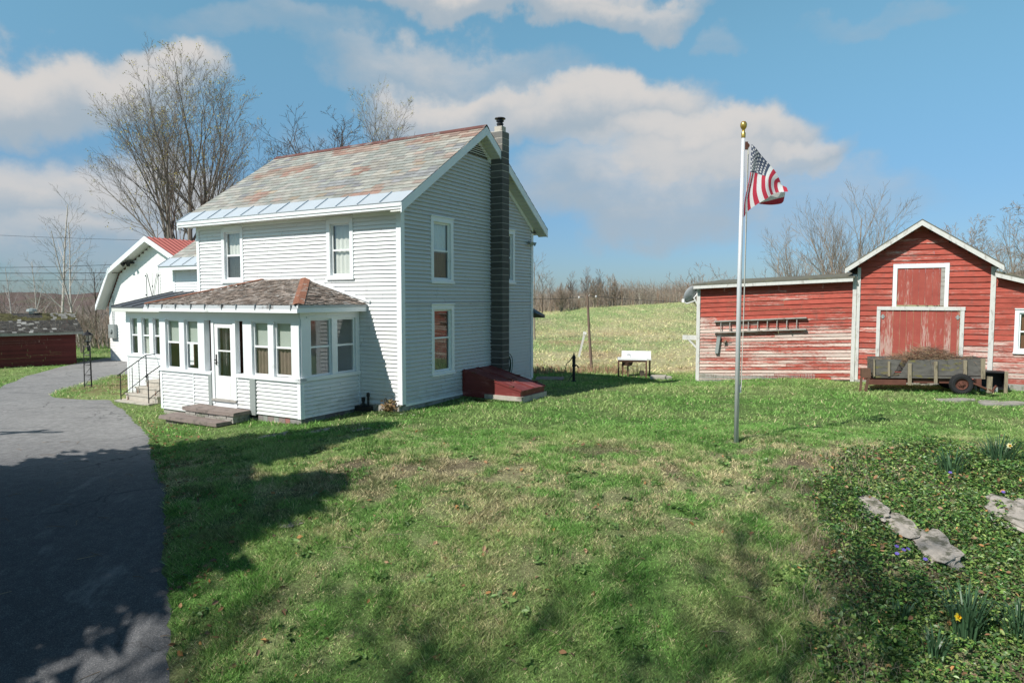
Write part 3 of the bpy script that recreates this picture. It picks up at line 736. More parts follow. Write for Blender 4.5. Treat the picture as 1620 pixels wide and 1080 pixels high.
mb.box(PL+.02,-5.6,PB+.02,PB+.2,-.6,-.205,0,(.40,.37,.33)); mb.box(-5.6,-3.1,PB+.02,PB+.2,-.6,-.13,0,(.3,.28,.26))
mb.build('porch_foundation',M['foundslate'],house,OH,usecol=True)
mb=MB(); mb.box(PL+.06,PA-.02,PB+.05,-.03,.10,.16); mb.build('porch_floor',M['floor'],house,OH)
mb=MB(); mb.box(PL+.06,PA-.02,PB+.05,-.03,2.5,2.53); mb.build('porch_ceiling',M['soffit'],house,OH)
for (s0,s1,zb,lo) in ((-6.70,-6.08,1.0,None),(-5.86,-5.27,1.0,None),(-3.12,-2.52,1.0,'browncloth'),(-2.32,-1.70,1.02,'browncloth')):
    window(house,OH,FP,s0,s1,zb-.05,2.31,casing=False,rec=.07,sash=.045,rail=1.68,upper='shade',lower=lo,name='porch_window')
for (s0,s1) in ((-1.72,-1.02),(-.83,-.165)): window(house,OH,GP,s0,s1,.97,2.38,casing=False,rec=.07,sash=.04,rail=1.69,name='porch_window')
# storm door
mb=MB(); mb.tbox(FP,-4.70,-4.60,-.1,.035,.12,2.31); mb.tbox(FP,-3.83,-3.73,-.1,.035,.06,2.31); mb.tbox(FP,-4.6,-3.83,-.1,.030,2.24,2.31); mb.tbox(FP,-4.70,-3.73,-.05,.02,-.05,.2)
dr=MB(); a0,a1=-4.595,-3.835
dr.tbox(FP,a0,a0+.13,-.05,.01,.26,2.235); dr.tbox(FP,a1-.13,a1,-.05,.01,.26,2.235); dr.tbox(FP,a0+.13,a1-.13,-.05,.008,.26,.86); dr.tbox(FP,a0+.13,a1-.13,-.05,.008,2.12,2.235); dr.tbox(FP,a0+.13,a1-.13,-.04,.004,1.50,1.535); dr.tbox(FP,a0+.17,a1-.17,.008,.014,.34,.72)
dro=dr.build('porch_door',M['door'],house,OH)
mb.build('door_frame',M['trim'],dro)
mb=MB(); mb.tbox(FP,-4.70,-3.73,-.05,.07,.2,.255); mb.build('door_sill',M['greywood'],dro)
mb=MB(); mb.face([FP(a0+.13,-.02,.86),FP(a1-.13,-.02,.86),FP(a1-.13,-.02,2.12),FP(a0+.13,-.02,2.12)]); mb.build('pane',M['glass'],dro)
mb=MB(); mb.tube([FP(a0+.065,.02,1.28),FP(a0+.065,.075,1.28),FP(a0+.16,.075,1.26)],.011,8); mb.tbox(FP,a0+.045,a0+.085,.01,.022,1.14,1.42); mb.tube([FP(a0+.065,.02,1.2),FP(a0+.065,.07,1.2),FP(a0+.12,.07,1.17)],.008,6); mb.build('handle',M['black'],dro)
# inner door and things seen through the panes
mb=MB(); mb.tbox(F0,-4.62,-4.52,-.0,.06,.16,2.25); mb.tbox(F0,-3.85,-3.75,0,.06,.16,2.25); mb.tbox(F0,-4.52,-3.85,-.02,.02,.16,2.2); mb.build('inner_door',M['brownwood'],house,OH)
mb=MB(); mb.tbox(tfG(PL+.06),-2.0,-1.35,0,.03,.2,2.3); mb.tbox(tfG(PL+.06),-1.08,-.12,0,.03,.2,2.3); mb.tbox(F0,-6.7,-5.9,0,.05,.16,2.2); mb.build('porch_end_panel',M['brownwood'],house,OH)
mb=MB(); mb.box(-4.3,-3.95,-1.4,-1.0,.58,.62); mb.box(-4.3,-3.95,-1.03,-1.0,.62,1.15); [mb.box(x,x+.04,y,y+.04,.16,.58) for x in (-4.3,-3.99) for y in (-1.4,-1.04)]; mb.build('porch_chair',M['plastic'],house,OH)
# porch roof
rp=MB()
def brcol(p,rg):
    s=rg.uniform(.55,1.25); b=rg.choice([(.32,.262,.222),(.36,.295,.25),(.26,.20,.165),(.41,.355,.315)])
    if rg.random()<.05: b=(.52,.49,.46)
    return tuple(x*s for x in b)
EF=(-7.2,-2.33,2.73); n_=.71/2.33
shingles(rp,EF,(1,0,0),(0,2.33,.71),[(0,0),(6.07,0),(3.79,2.436),(2.07,2.436)],.13,.115,.013,brcol,seed=11,wj=.45,rough=.7)
shingles(rp,(-1.13,-2.33,2.73),(0,1,0),(-2.28,0,.71),[(0,0),(2.33,0),(2.33,2.388)],.13,.115,.013,brcol,seed=12,wj=.45,rough=.7)
pr=rp.build('porch_roof',M['shingle'],house,OH,usecol=True)
mb=MB()
P=lambda a,b,z:Vector((a,b,z))
mb.face([P(*EF)+P(0,.02,-.03),P(-1.15,-2.31,2.70),P(-3.41,0,3.41),P(-5.13,0,3.41)]); mb.face([P(-1.15,-2.31,2.70),P(-1.15,0,2.70),P(-3.41,0,3.41)]); mb.face([P(-7.2,-2.31,2.70),P(-5.13,0,3.41),P(-7.2,0,2.72)])
mb.build('roof_deck',M['greywood'],pr)
mb=MB()
def hipstrip(p0,p1,w,sag,seed):
    p0=Vector(p0);p1=Vector(p1);d=(p1-p0).normalized();s=Vector((d.y,-d.x,0)).normalized()
    n=10; prev=None
    for i in range(n+1):
        c=p0.lerp(p1,i/n)+Vector((0,0,.035)); k=[c-s*w+Vector((0,0,-sag)),c,c+s*w+Vector((0,0,-sag))]
        if prev: mb.face([prev[0],k[0],k[1],prev[1]]); mb.face([prev[1],k[1],k[2],prev[2]])
        prev=k
hipstrip(EF,(-5.13,0,3.44),.14,.035,2); mb.build('hip_flashing',M['rust'],pr); mb=MB(); hipstrip((-1.16,-2.32,2.735),(-3.41,0,3.44),.13,.03,1)
mb.tube([(-3.41,-.01,3.46),(-1.6,-1.9,2.885)],.022,6)
mb.build('hip_flashing',M['rust'],pr)
mb=MB(); mb.box(-5.2,-3.35,-.045,-.022,3.41,3.50); mb.beam((-3.35,-.035,3.45),(-1.02,-.035,2.80),.025,.07); mb.beam((-5.2,-.035,3.45),(-6.6,-.035,2.98),.025,.07); mb.build('wall_flashing',M['trim'],pr)
mb=MB(); mb.box(-7.22,-1.15,-2.365,-2.345,2.535,2.625); mb.box(-7.2,-1.17,-2.345,-2.03,2.535,2.55)
mb.box(-1.17,-1.145,-2.35,-.02,2.545,2.70); mb.box(-1.43,-1.17,-2.05,-.02,2.546,2.56)
mb.build('porch_fascia',M['trim'],pr)
mb=MB(); mb.face([(-7.22,-2.36,2.625),(-1.15,-2.36,2.625),(-1.15,-2.335,2.715),(-7.22,-2.335,2.715)]); mb.box(-1.146,-1.13,-2.35,-.02,2.66,2.722)
for i in range(10):
    x=-7.0+i*.62+.05*math.sin(i*3); mb.box(x,x+.014,-2.385,-2.33,2.60,2.735)
mb.build('gutter',M['gutter'],pr)
# ---------------- wing and side porch
WB=2.0; WL=-12.45
FW=tfF(WB)
mb=MB(); clap(mb,FW,2.9,4.0,lambda z:(WL+.1,AL-.35),seed=14); mb.face([(WL,WB,-.6),(WL,7,-.6),(WL,7,4.0),(WL,4.5,6.0),(WL,WB,4.0)]); mb.build('wing_wall',M['siding'],house,OH,usecol=True)
mb=MB(); mb.tbox(FW,WL-.02,WL+.1,-.02,.03,2.8,4.0); mb.build('wing_trim',M['trim'],house,OH); mb=MB(); mb.tbox(FW,AL-.35,AL-.12,-.02,.03,2.9,4.0); mb.tbox(FW,AL-.12,AL,-.02,.01,2.9,4.0); mb.build('wing_trim',M['trim'],house,OH)
mb=MB(); V3=Vector((0,2.93,2.0)).normalized()
shingles(mb,(WL-.27,1.57,4.06),(1,0,0),V3,[(0,.58),(4.59,.58),(4.59,3.5),(0,3.5)],.34,.213,.014,slatecol,seed=15,wj=.12)
shingles(mb,(WL-.27,7.43,4.06),(1,0,0),Vector((0,-2.93,2.0)),[(0,0),(4.59,0),(4.59,3.5),(0,3.5)],.4,.4,.014,slatecol,seed=16)
wr=mb.build('wing_roof',M['slate'],house,OH,usecol=True)
mb=MB(); metal_band(mb,(WL-.27,1.57,4.06),(1,0,0),V3,0,4.55,0,.585,.72); mb.build('metal_eave_band',M['flash'],wr)
mb=MB(); mb.box(WL-.25,AL-.01,1.585,1.61,3.92,4.045); mb.box(WL-.25,AL-.01,1.61,2.0,3.94,3.96); mb.hexa([(WL-.27,1.57,3.9),(WL-.24,1.57,3.9),(WL-.24,4.5,5.9),(WL-.27,4.5,5.9),(WL-.27,1.57,4.05),(WL-.24,1.57,4.05),(WL-.24,4.5,6.05),(WL-.27,4.5,6.05)]); mb.build('wing_fascia',M['trim'],wr)
SB=.1; FS=tfF(SB); SLx=-12.3
mb=MB(); clap(mb,FS,-.5,.90,lambda z:(SLx+.06,AL-.02),seed=17,exp=.105); mb.box(SLx,SLx+.05,SB,WB,-.6,2.5); mb.build('side_porch_wall',M['siding'],house,OH,usecol=True)
mb=MB()
for s in ((SLx-.01,-12.06),(-11.64,-11.40),(-10.97,-10.75),(-10.33,AL)): mb.tbox(FS,s[0],s[1],-.1,.025,.98,2.24)
mb.tbox(FS,SLx-.03,AL,-.1,.05,.90,.985); mb.tbox(FS,SLx-.01,SLx+.08,-.02,.028,-.55,.9); mb.tbox(FS,SLx-.01,AL,-.1,.02,2.24,2.56); mb.build('side_porch_posts',M['trim'],house,OH)
for (s0,s1) in ((-12.06,-11.64),(-11.40,-10.97),(-10.75,-10.33)): window(house,OH,FS,s0,s1,.985,2.24,casing=False,rec=.06,sash=.035,rail=1.64,name='side_porch_window',upper='meter',lower='lace' if s0>-11.5 and s0<-11 else None)
mb=MB(); mb.hexa([(-12.5,-.3,2.57),(-7.0,-.3,2.57),(-7.0,WB,3.1),(-12.5,WB,3.1),(-12.5,-.3,2.62),(-7.0,-.3,2.62),(-7.0,WB,3.15),(-12.5,WB,3.15)])
for i in range(9): x=-12.5+i*.62; mb.beam((x,-.31,2.63),(x,WB-.02,3.16),.03,.03)
spr=mb.build('side_porch_roof',M['darkmetal'],house,OH)
mb=MB(); mb.box(-12.5,-7.25,-.29,-.26,2.45,2.57); mb.box(-12.45,-7.25,-.26,.1,2.44,2.455); mb.build('side_porch_fascia',M['soffit'],spr)
mb=MB(); mb.box(SLx+.05,AL-.05,1.2,1.25,-.2,2.6); mb.box(SLx+.05,AL-.05,.15,1.9,.1,.15); mb.build('side_porch_interior',M['browncloth'],house,OH)
# ------------------------------------------------------------------ things by the house
st=farm_thing('stone_steps','two low brown stone slab steps before the white porch door','steps',(-4.2,-2.3,-.25))
o_=(-4.2,-2.3,-.25)
mb=MB()
def slab(mb,pts,z0,z1,seed,mat=0):
    rg=random.Random(seed); bot=[(p[0],p[1],z0) for p in pts]; top=[(p[0]+rg.uniform(-.015,.015),p[1]+rg.uniform(-.015,.015),z1+rg.uniform(-.01,.01)) for p in pts]
    n=len(pts); mb.face(top,mat); mb.face(bot[::-1],mat)
    for i in range(n): mb.face([bot[i],bot[(i+1)%n],top[(i+1)%n],top[i]],mat)
slab(mb,[(-5.22,-2.62),(-4.4,-2.64),(-3.18,-2.62),(-3.16,-2.08),(-4.4,-2.08),(-5.22,-2.08)],-.03,.06,1)
mb.build('top_slab',M['bluestone'],st,o_)
mb=MB(); rg=random.Random(4)
for r in range(2):
    x=-5.12
    while x<-3.25:
        xx=min(x+rg.uniform(.12,.3),-3.22); mb.box(x,xx-.015,-2.58-rg.random()*.02,-2.1,-.21+r*.09,-.125+r*.09); x=xx
mb.build('riser_stones',M['stone'],st,o_)
mb=MB(); slab(mb,[(-5.7,-2.98),(-4.6,-3.0),(-3.32,-3.0),(-3.3,-2.5),(-4.4,-2.4),(-5.75,-2.42)],-.24,-.15,2); slab(mb,[(-5.5,-2.9),(-3.4,-2.92),(-3.4,-2.45),(-5.5,-2.45)],-.5,-.24,3); mb.build('lower_slab',M['bluestone'],st,o_)
cs=farm_thing('concrete_steps','pale concrete steps with black rails by the side porch','steps',(-10,-.6,-.4)); o_=(-10,-.6,-.4)
mb=MB()
for i,(b0,zt,a0) in enumerate(((-1.22,-.36,-10.8),(-.93,-.17,-10.7),(-.65,.02,-10.62),(-.36,.20,-10.5))): mb.box(a0,-9.0,b0,.07,-.8 if i==0 else -.7+i*.01,zt-.05); mb.box(a0-.02,-8.98,b0-.025,.075,zt-.05+.001,zt)
mb.build('treads',M['concrete'],cs,o_)
for (a,b0,zg,zt) in ((-10.62,-1.14,-.36,.42),(-9.15,-1.12,-.36,.48)):
    mb=MB(); r=.016
    mb.tube([(a,b0-.06,zt-.03),(a,b0-.08,zt+.02),(a,b0-.02,zt+.05),(a,-.27,1.02),(a,.05,1.03)],r,8); mb.tube([(a,b0,zg),(a,b0,zt+.05)],r,8); mb.tube([(a,-.27,.2),(a,-.27,1.02)],r,8); mb.tube([(a,-.75,-.17),(a,-.75,.66)],.011,6); mb.tube([(a,-.52,.02),(a,-.52,.84)],.011,6); mb.tube([(a,b0,zg+.12),(a,-.27,.34)],.012,6)
    mb.build('handrail',M['black'],cs,o_)
for (a,b,z) in ((-10.4,-1.05,-.36),(-10.35,-.75,-.17),(-9.3,-.8,-.17),(-10.2,-.5,.02)):
    mb=MB(); mb.tube([(a,b,z),(a+.02,b,z+.09),(a+.05,b-.03,z+.12)],.014,6); mb.build('iron_bracket',M['rust'],cs,o_)
# cellar hatch
bh=farm_thing('cellar_hatch','dark red sloping metal cellar doors against the gable wall','cellar hatch',(.9,3.4,.1)); o_=(.9,3.4,.1)
mb=MB(); A1=1.95;b0,b1=2.71,4.13; zw,zo=.79,.30
for b in (b0,b1): mb.face([(.04,b,-.1),(A1,b,.16),(A1,b,zo),(.04,b,zw)])
mb.face([(A1,b0,-.0),(A1,b1,-.0),(A1,b1,zo),(A1,b0,zo)]); mb.box(.034,.06,b0-.03,b1+.03,.1,zw+.03)
mb.build('hatch_sides',M['cellar'],bh,o_)
for (c0,c1) in ((b0-.02,(b0+b1)/2-.008),((b0+b1)/2+.008,b1+.02)):
    mb=MB(); mb.hexa([(.05,c0,zw),(A1+.04,c0,zo),(A1+.04,c1,zo),(.05,c1,zw),(.05,c0,zw+.035),(A1+.04,c0,zo+.035),(A1+.04,c1,zo+.035),(.05,c1,zw+.035)])
    for c in (c0+.03,c1-.03): mb.beam((.06,c,zw+.045),(A1+.03,c,zo+.045),.03,.022)
    mb.build('hatch_door',M['cellar'],bh,o_)
mb=MB()
for c in ((b0+b1)/2-.12,(b0+b1)/2+.12):
    x=1.2; zz=zw+(zo-zw)*(x-.05)/(A1-.01)+.035; mb.tube([(x,c,zz),(x,c,zz+.05),(x+.16,c,zz+.05-.04),(x+.16,c,zz-.04)],.011,6)
for c in (b0+.01,b1-.01):
    for x in (.35,1.0,1.6): zz=zw+(zo-zw)*(x-.05)/(A1-.01)+.045; mb.box(x,x+.13,c-.035,c+.035,zz-.02,zz+.006)
mb.build('hatch_hardware',M['chassis'],bh,o_)
mb=MB(); mb.box(.8,A1+.05,b0-.05,b0+.1,-.2,.17); mb.box(A1-.1,A1+.06,b0-.05,b1+.05,-.2,.16); mb.build('hatch_curb',M['concrete'],bh,o_)
# garden hose on the wall
mb=MB(); rg=random.Random(2)
for k in range(7):
    rr=.27+rg.uniform(-.05,.05);cx=.12+k*.012;cb=5.02+rg.uniform(-.05,.07);cz=.72-.0+rg.uniform(-.03,.03); pts=[]
    for i in range(25): t=2*math.pi*i/24; pts.append((cx+.02*math.sin(t*2),cb+rr*.72*math.cos(t),cz+rr*1.25*math.sin(t)))
    mb.tube(pts,.012,5,cap=False)
tag(mb.build('garden_hose',M['hose'],None,(0,0,0)),'coiled dark green garden hose hung beside the block chimney','hose')
bpy.data.objects['garden_hose'].location=W(0,0,0); bpy.data.objects['garden_hose'].rotation_euler=(0,0,-TH)
pp=farm_thing('vent_pipes','two short black pipes rising in the porch corner','pipes',(-1.1,-.2,0)); o_=(-1.1,-.2,0)
mb=MB(); mb.tube([(-1.14,-.2,-.3),(-1.14,-.2,.28)],.035,10); mb.lathe([(.05,.2),(.05,.3),(.0,.31)],-1.14,-.2,0,10); mb.build('pipe',M['black'],pp,o_)
mb=MB(); mb.tube([(-.97,-.2,-.3),(-.97,-.2,.34)],.03,10); mb.lathe([(.045,.33),(.045,.42),(.0,.44)],-.97,-.2,0,10); mb.build('pipe',M['black'],pp,o_)
mb=MB(); mb.box(-1.4,-.86,-.25,-.03,-.3,.06); mb.build('pipe_base',M['dark'],pp,o_)
# ------------------------------------------------------------------ white gambrel barn
o_=(-22.6,7.63,-.6)
wb=farm_thing('white_barn','white gambrel roofed barn with red metal roof behind the farmhouse','barn',o_)
BB=7.63; BF=tfF(BB); AP=-22.55
prof=[(-27.3,2.50),(-25.95,4.48),(AP,6.05)]     # outer roof line, left half
full=prof+[(2*AP-p[0],p[1]) for p in prof[::-1][1:]]
def barnline(z):
    P=[(-26.95,2.55),(-25.78,4.26),(AP,5.80)]
    if z<=P[0][1]: return P[0][0]
    for i in range(2):
        if z<=P[i+1][1]: return P[i][0]+(P[i+1][0]-P[i][0])*(z-P[i][1])/(P[i+1][1]-P[i][1])
    return AP
mb=MB(); clap(mb,BF,-.5,5.75,lambda z:(barnline(z),2*AP-barnline(z)),[(-23.5,-22.15,2.95,4.28)],exp=.16,t0=.012,t1=.003,seed=21,jit=.015)
mb.face([(-26.95,BB,-.7),(-26.95,BB+14,-.7),(-26.95,BB+14,2.6),(-26.95,BB,2.6)]); mb.face([(2*AP+26.95,BB,-.7),(2*AP+26.95,BB+14,-.7),(2*AP+26.95,BB+14,2.6),(2*AP+26.95,BB,2.6)])
mb.build('barn_wall',M['siding2'],wb,o_,usecol=True)
mb=MB(); 
for i in range(len(full)-1):
    (a0,z0),(a1,z1)=full[i],full[i+1]; n=26
    for k in range(n):
        t0,t1=k/n,(k+1)/n
    L=math.hypot(a1-a0,z1-z0); nx_,nz_=-(z1-z0)/L,(a1-a0)/L
    for k in range(52):
        b=BB-.55+k*.28; hgt=.0 
        mb.face([(a0,b,z0),(a0,b+.21,z0),(a1,b+.21,z1),(a1,b,z1)])
        mb.face([(a0,b+.21,z0),(a0+nx_*.035,b+.245,z0+nz_*.035),(a1+nx_*.035,b+.245,z1+nz_*.035),(a1,b+.21,z1)])
        mb.face([(a0+nx_*.035,b+.245,z0+nz_*.035),(a0,b+.28,z0),(a1,b+.28,z1),(a1+nx_*.035,b+.245,z1+nz_*.035)])
wbr=mb.build('barn_roof',M['redmetal'],wb,o_)
mb=MB()
for i in range(len(full)-1):
    (a0,z0),(a1,z1)=full[i],full[i+1]
    mb.hexa([(a0,BB-.56,z0-.24),(a0,BB-.52,z0-.24),(a1,BB-.52,z1-.24),(a1,BB-.56,z1-.24),(a0,BB-.56,z0+.03),(a0,BB-.52,z0+.03),(a1,BB-.52,z1+.03),(a1,BB-.56,z1+.03)])
mb.build('rake_boards',M['trim'],wbr)
mb=MB()
for i in range(len(full)-1):
    (a0,z0),(a1,z1)=full[i],full[i+1]
    mb.face([(a0,BB-.52,z0-.2),(a1,BB-.52,z1-.2),(a1,BB+.02,z1-.2),(a0,BB+.02,z0-.2)])
mb.build('soffit',M['soffit'],wbr)
mb=MB(); mb.box(-23.3,-22.83,BB-.025,BB+.01,2.98,4.24); mb.box(-22.81,-22.33,BB-.025,BB+.01,2.98,4.24)
for (x0,x1) in ((-23.3,-22.9),(-22.33,-22.75)): mb.beam((x0,BB-.035,4.2),(x1,BB-.035,3.02),.02,.07)
for s in ((-23.5,-23.36),(-22.27,-22.15)): mb.box(s[0],s[1],BB-.03,BB,2.95,4.28)
mb.box(-23.36,-22.27,BB-.028,BB,4.24,4.3)
ld=mb.build('loft_door',M['siding2'],wb,o_,usecol=True)
mb=MB(); mb.box(-22.84,-22.79,BB-.05,BB-.03,3.5,3.6)
for (x0,x1) in ((-23.25,-22.85),(-22.38,-22.80)): mb.beam((x0,BB-.047,4.2),(x1,BB-.047,3.02),.012,.022)  # thin black strips drawn beside the braces as their shadow lines
mb.box(-22.825,-22.815,BB-.03,BB-.02,2.98,4.24)
for (a,z) in ((-23.38,4.1),(-23.38,3.1),(-22.26,4.1),(-22.26,3.1)): mb.box(a-.06,a+.06,BB-.045,BB-.03,z-.03,z+.03)
mb.build('hinges_and_shade_lines',M['black'],ld)
mb=MB(); mb.box(-26.75,-26.2,BB-.2,BB-.015,.75,1.5); mb.tube([(-26.48,BB-.07,1.5),(-26.48,BB-.07,3.1)],.025,6); mb.lathe([(.13,0),(.13,.06),(.0,.08)],0,0,0,12,M=Matrix.Translation((-26.48,BB-.2,1.15))@Matrix.Rotation(R(90),4,'X')); mb.build('electric_meter',M['meter'],wb,o_)
mb=MB(); mb.box(-24.65,-24.4,BB-.35,BB-.02,4.76,4.86); mb.lathe([(.05,0),(.12,.2),(.0,.21)],0,0,0,10,M=Matrix.Translation((-24.65,BB-.35,4.8))@Matrix.Rotation(R(125),4,'X')); mb.lathe([(.05,0),(.12,.2),(.0,.21)],0,0,0,10,M=Matrix.Translation((-24.3,BB-.3,4.8))@Matrix.Rotation(R(125),4,'X')@Matrix.Rotation(R(20),4,'Y')); mb.build('flood_light',M['black'],wb,o_)
mb=MB(); mb.box(-26.95,2*AP+26.95,BB-.03,BB+.05,-.75,-.5); mb.build('barn_footing',M['concrete'],wb,o_)
# ------------------------------------------------------------------ low dark red shed, far left
sd=thing('low_shed','long low dark red shed with mossy shingle roof beside the drive','shed',(-23.1,35.65,-.7),R(-47)); 
mb=MB(); tfS=lambda s,d,z:(d,-s,z)
clap(mb,tfS,-.5,2.0,lambda z:(0,15.0),exp=.11,t0=.014,seed=31,colf=lambda rg:(lambda c:(c,c,c))(rg.uniform(.8,1.2)))
mb.face([(0,0,-.5),(-4,0,-.5),(-4,0,1.9),(-2,0,2.72),(0,0,1.95)]); mb.build('shed_wall',M['shedred'],sd,usecol=True)
mb=MB()
def shcol(p,rg):
    s=rg.uniform(.6,1.3); b=(.075,.072,.066); n=vnoise(np.array([p[0]]),np.array([p[1]]),.8,3)[0]
    if p[1]>1.5 and n>.35: b=(.10,.095,.035)
    if n>.8 and rg.random()<.5: b=(.30,.30,.28)
    if rg.random()<.035: b=(.36,.36,.35)
    return tuple(x*s for x in b)
shingles(mb,(.30,.30,1.88),(0,-1,0),(-2.3,0,.95),[(0,0),(15.5,0),(15.5,2.49),(0,2.49)],.16,.17,.012,shcol,seed=33,wj=.3,rough=.4)
sr=mb.build('shed_roof',M['shedroof'],sd,usecol=True)
mb=MB(); mb.box(.25,.28,-15.1,.28,1.74,1.885); mb.hexa([(.3,.28,1.74),(.3,.31,1.74),(-2,.31,2.69),(-2,.28,2.69),(.3,.28,1.87),(.3,.31,1.87),(-2,.31,2.82),(-2,.28,2.82)]); mb.hexa([(-2,.28,2.69),(-2,.31,2.69),(-4.3,.31,1.74),(-4.3,.28,1.74),(-2,.28,2.82),(-2,.31,2.82),(-4.3,.31,1.87),(-4.3,.28,1.87)]); mb.build('eave_board',M['greywood'],sr)
mb=MB(); mb.lathe([(.12,0),(.12,.3),(.25,.32),(.22,.45),(.0,.5)],-2.0,-1.6,2.6,10); mb.build('roof_vent',M['meter'],sr)
# ------------------------------------------------------------------ red barn
o_=(9.6,12.85,.05); RB=12.85; BT=tfF(RB)
rb=farm_thing('red_barn','weathered red barn with worn plank doors and low side wings','barn',o_)
shear=.050
def Lz(a,z): return z-(9.55-a)*(.055-(z)*.0045)
LT=lambda s,d,z:(s,RB-d,Lz(s,z))
rcol=lambda rg:(rg.random(),rg.random(),.5)
APX=11.47; EZ=3.97; PZ=5.42; ES=(PZ-EZ)/2.12
AL2,AR2=9.62,13.42
mb=MB()
def xrc(z):
    x0,x1=AL2+.02,AR2-.02
    if z>3.8:
        k=(z+.1-EZ)/ES; x0=max(x0,APX-2.12+k); x1=min(x1,APX+2.12-k)
    return x0,x1
clap(mb,BT,.08,5.3,xrc,[(10.24,12.74,.0,2.62),(10.68,12.29,2.5,4.05)],exp=.185,t0=.030,t1=-.004,seed=41,colf=rcol,seam=3)
mb.face([(AR2,RB,0),(AR2,RB+9,0),(AR2,RB+9,3.9),(AR2,RB,3.9)]); mb.face([(AL2,RB,0),(AL2,RB+9,0),(AL2,RB+9,3.9),(AL2,RB,3.9)])
mb.build('barn_wall',M['redsiding'],rb,o_,usecol=True)
mb=MB()
clap(mb,LT,.06,2.25,lambda z:(4.2,9.48),exp=.118,t0=.026,t1=-.004,seed=42,colf=rcol,seam=3.2)
clap(mb,LT,2.25,3.62,lambda z:(4.2,9.48),exp=.172,t0=.028,t1=-.004,seed=43,colf=rcol,seam=2.0)
mb.face([(4.13,RB,-.3),(4.13,RB+5,-.3),(4.13,RB+5,3.2),(4.13,RB,3.2)])
mb.build('low_wing_wall',M['redworn'],rb,o_,usecol=True)
mb=MB(); clap(mb,BT,.2,3.55,lambda z:(13.54,18.5),[(14.06,15.2,1.2,2.55)],exp=.17,t0=.02,t1=.002,seed=44,colf=rcol); mb.build('side_wing_wall',M['redsiding'],rb,o_,usecol=True)
mb=MB()
for q_ in ((AL2-.0,AL2+.10,RB-.045,RB,.06,3.95),(9.485,9.605,RB-.055,RB,.0,3.72),(AR2-.02,AR2+.115,RB-.05,RB,.05,3.90)):
    mb=MB(); mb.box(*q_); mb.build('corner_board',M['trim_grey'],rb,o_)
mb=MB()
mb.hexa([LT(4.10,.0,-.05),LT(4.22,.0,-.05),LT(4.22,.045,-.05),LT(4.10,.045,-.05),LT(4.10,0,3.62),LT(4.22,0,3.62),LT(4.22,.045,3.62),LT(4.10,.045,3.62)])
mb.box(4.085,4.128,RB-.04,RB+.11,-.25,3.3)
mb.build('corner_board',M['trim_grey'],rb,o_)
# gable roof
mb=MB()
for s in (-1,1):
    p=lambda k,b,dz:(APX+s*(2.24-k),b,EZ-.08+k*ES+dz)
    mb.hexa([p(0,RB-.42,0),p(2.24,RB-.42,0),p(2.24,RB+9,0),p(0,RB+9,0),p(0,RB-.42,.05),p(2.24,RB-.42,.05),p(2.24,RB+9,.05),p(0,RB+9,.05)])
gr=mb.build('barn_roof',M['greyroof'],rb,o_)
mb=MB()
for s in (-1,1):
    p=lambda k,b,dz:(APX+s*(2.22-k),b,EZ-.08+k*ES+dz)
    mb.hexa([p(0,RB-.425,-.14),p(2.22,RB-.425,-.14),p(2.22,RB-.395,-.14),p(0,RB-.395,-.14),p(0,RB-.425,.02),p(2.22,RB-.425,.02),p(2.22,RB-.395,.02),p(0,RB-.395,.02)])
mb.build('rake_boards',M['trim_grey'],gr)
mb=MB()   # low roofs
mb.hexa([LT(4.0,.32,3.60),LT(9.56,.32,3.60),LT(9.56,-4,3.86),LT(4.0,-4,3.86),LT(4.0,.32,3.66),LT(9.56,.32,3.66),LT(9.56,-4,3.92),LT(4.0,-4,3.92)])
lr=mb.build('low_wing_roof',M['greyroof'],rb,o_)
mb=MB(); mb.hexa([LT(4.02,.285,3.48),LT(9.5,.285,3.48),LT(9.5,.31,3.48),LT(4.02,.31,3.48),LT(4.02,.285,3.605),LT(9.5,.285,3.605),LT(9.5,.31,3.605),LT(4.02,.31,3.605)]); mb.build('eave_board',M['trim_grey'],lr)
mb=MB(); z1=lambda a:3.72-(a-13.5)*.30
mb.hexa([(13.5,RB-.32,z1(13.5)-.02),(18.5,RB-.32,z1(13.5)-.30*5),(18.5,RB+4,z1(18.5)),(13.5,RB+4,z1(13.5)),(13.5,RB-.32,z1(13.5)+.04),(18.5,RB-.32,z1(18.5)+.06),(18.5,RB+4,z1(18.5)+.06),(13.5,RB+4,z1(13.5)+.04)])
sr2=mb.build('side_wing_roof',M['greyroof'],rb,o_)
mb=MB(); mb.hexa([(13.48,RB-.31,z1(13.5)-.15),(18.5,RB-.31,z1(18.5)-.15),(18.5,RB-.285,z1(18.5)-.15),(13.48,RB-.285,z1(13.5)-.15),(13.48,RB-.31,z1(13.5)-.02),(18.5,RB-.31,z1(18.5)-.02),(18.5,RB-.285,z1(18.5)-.02),(13.48,RB-.285,z1(13.5)-.02)]); mb.build('eave_board',M['trim_grey'],sr2)
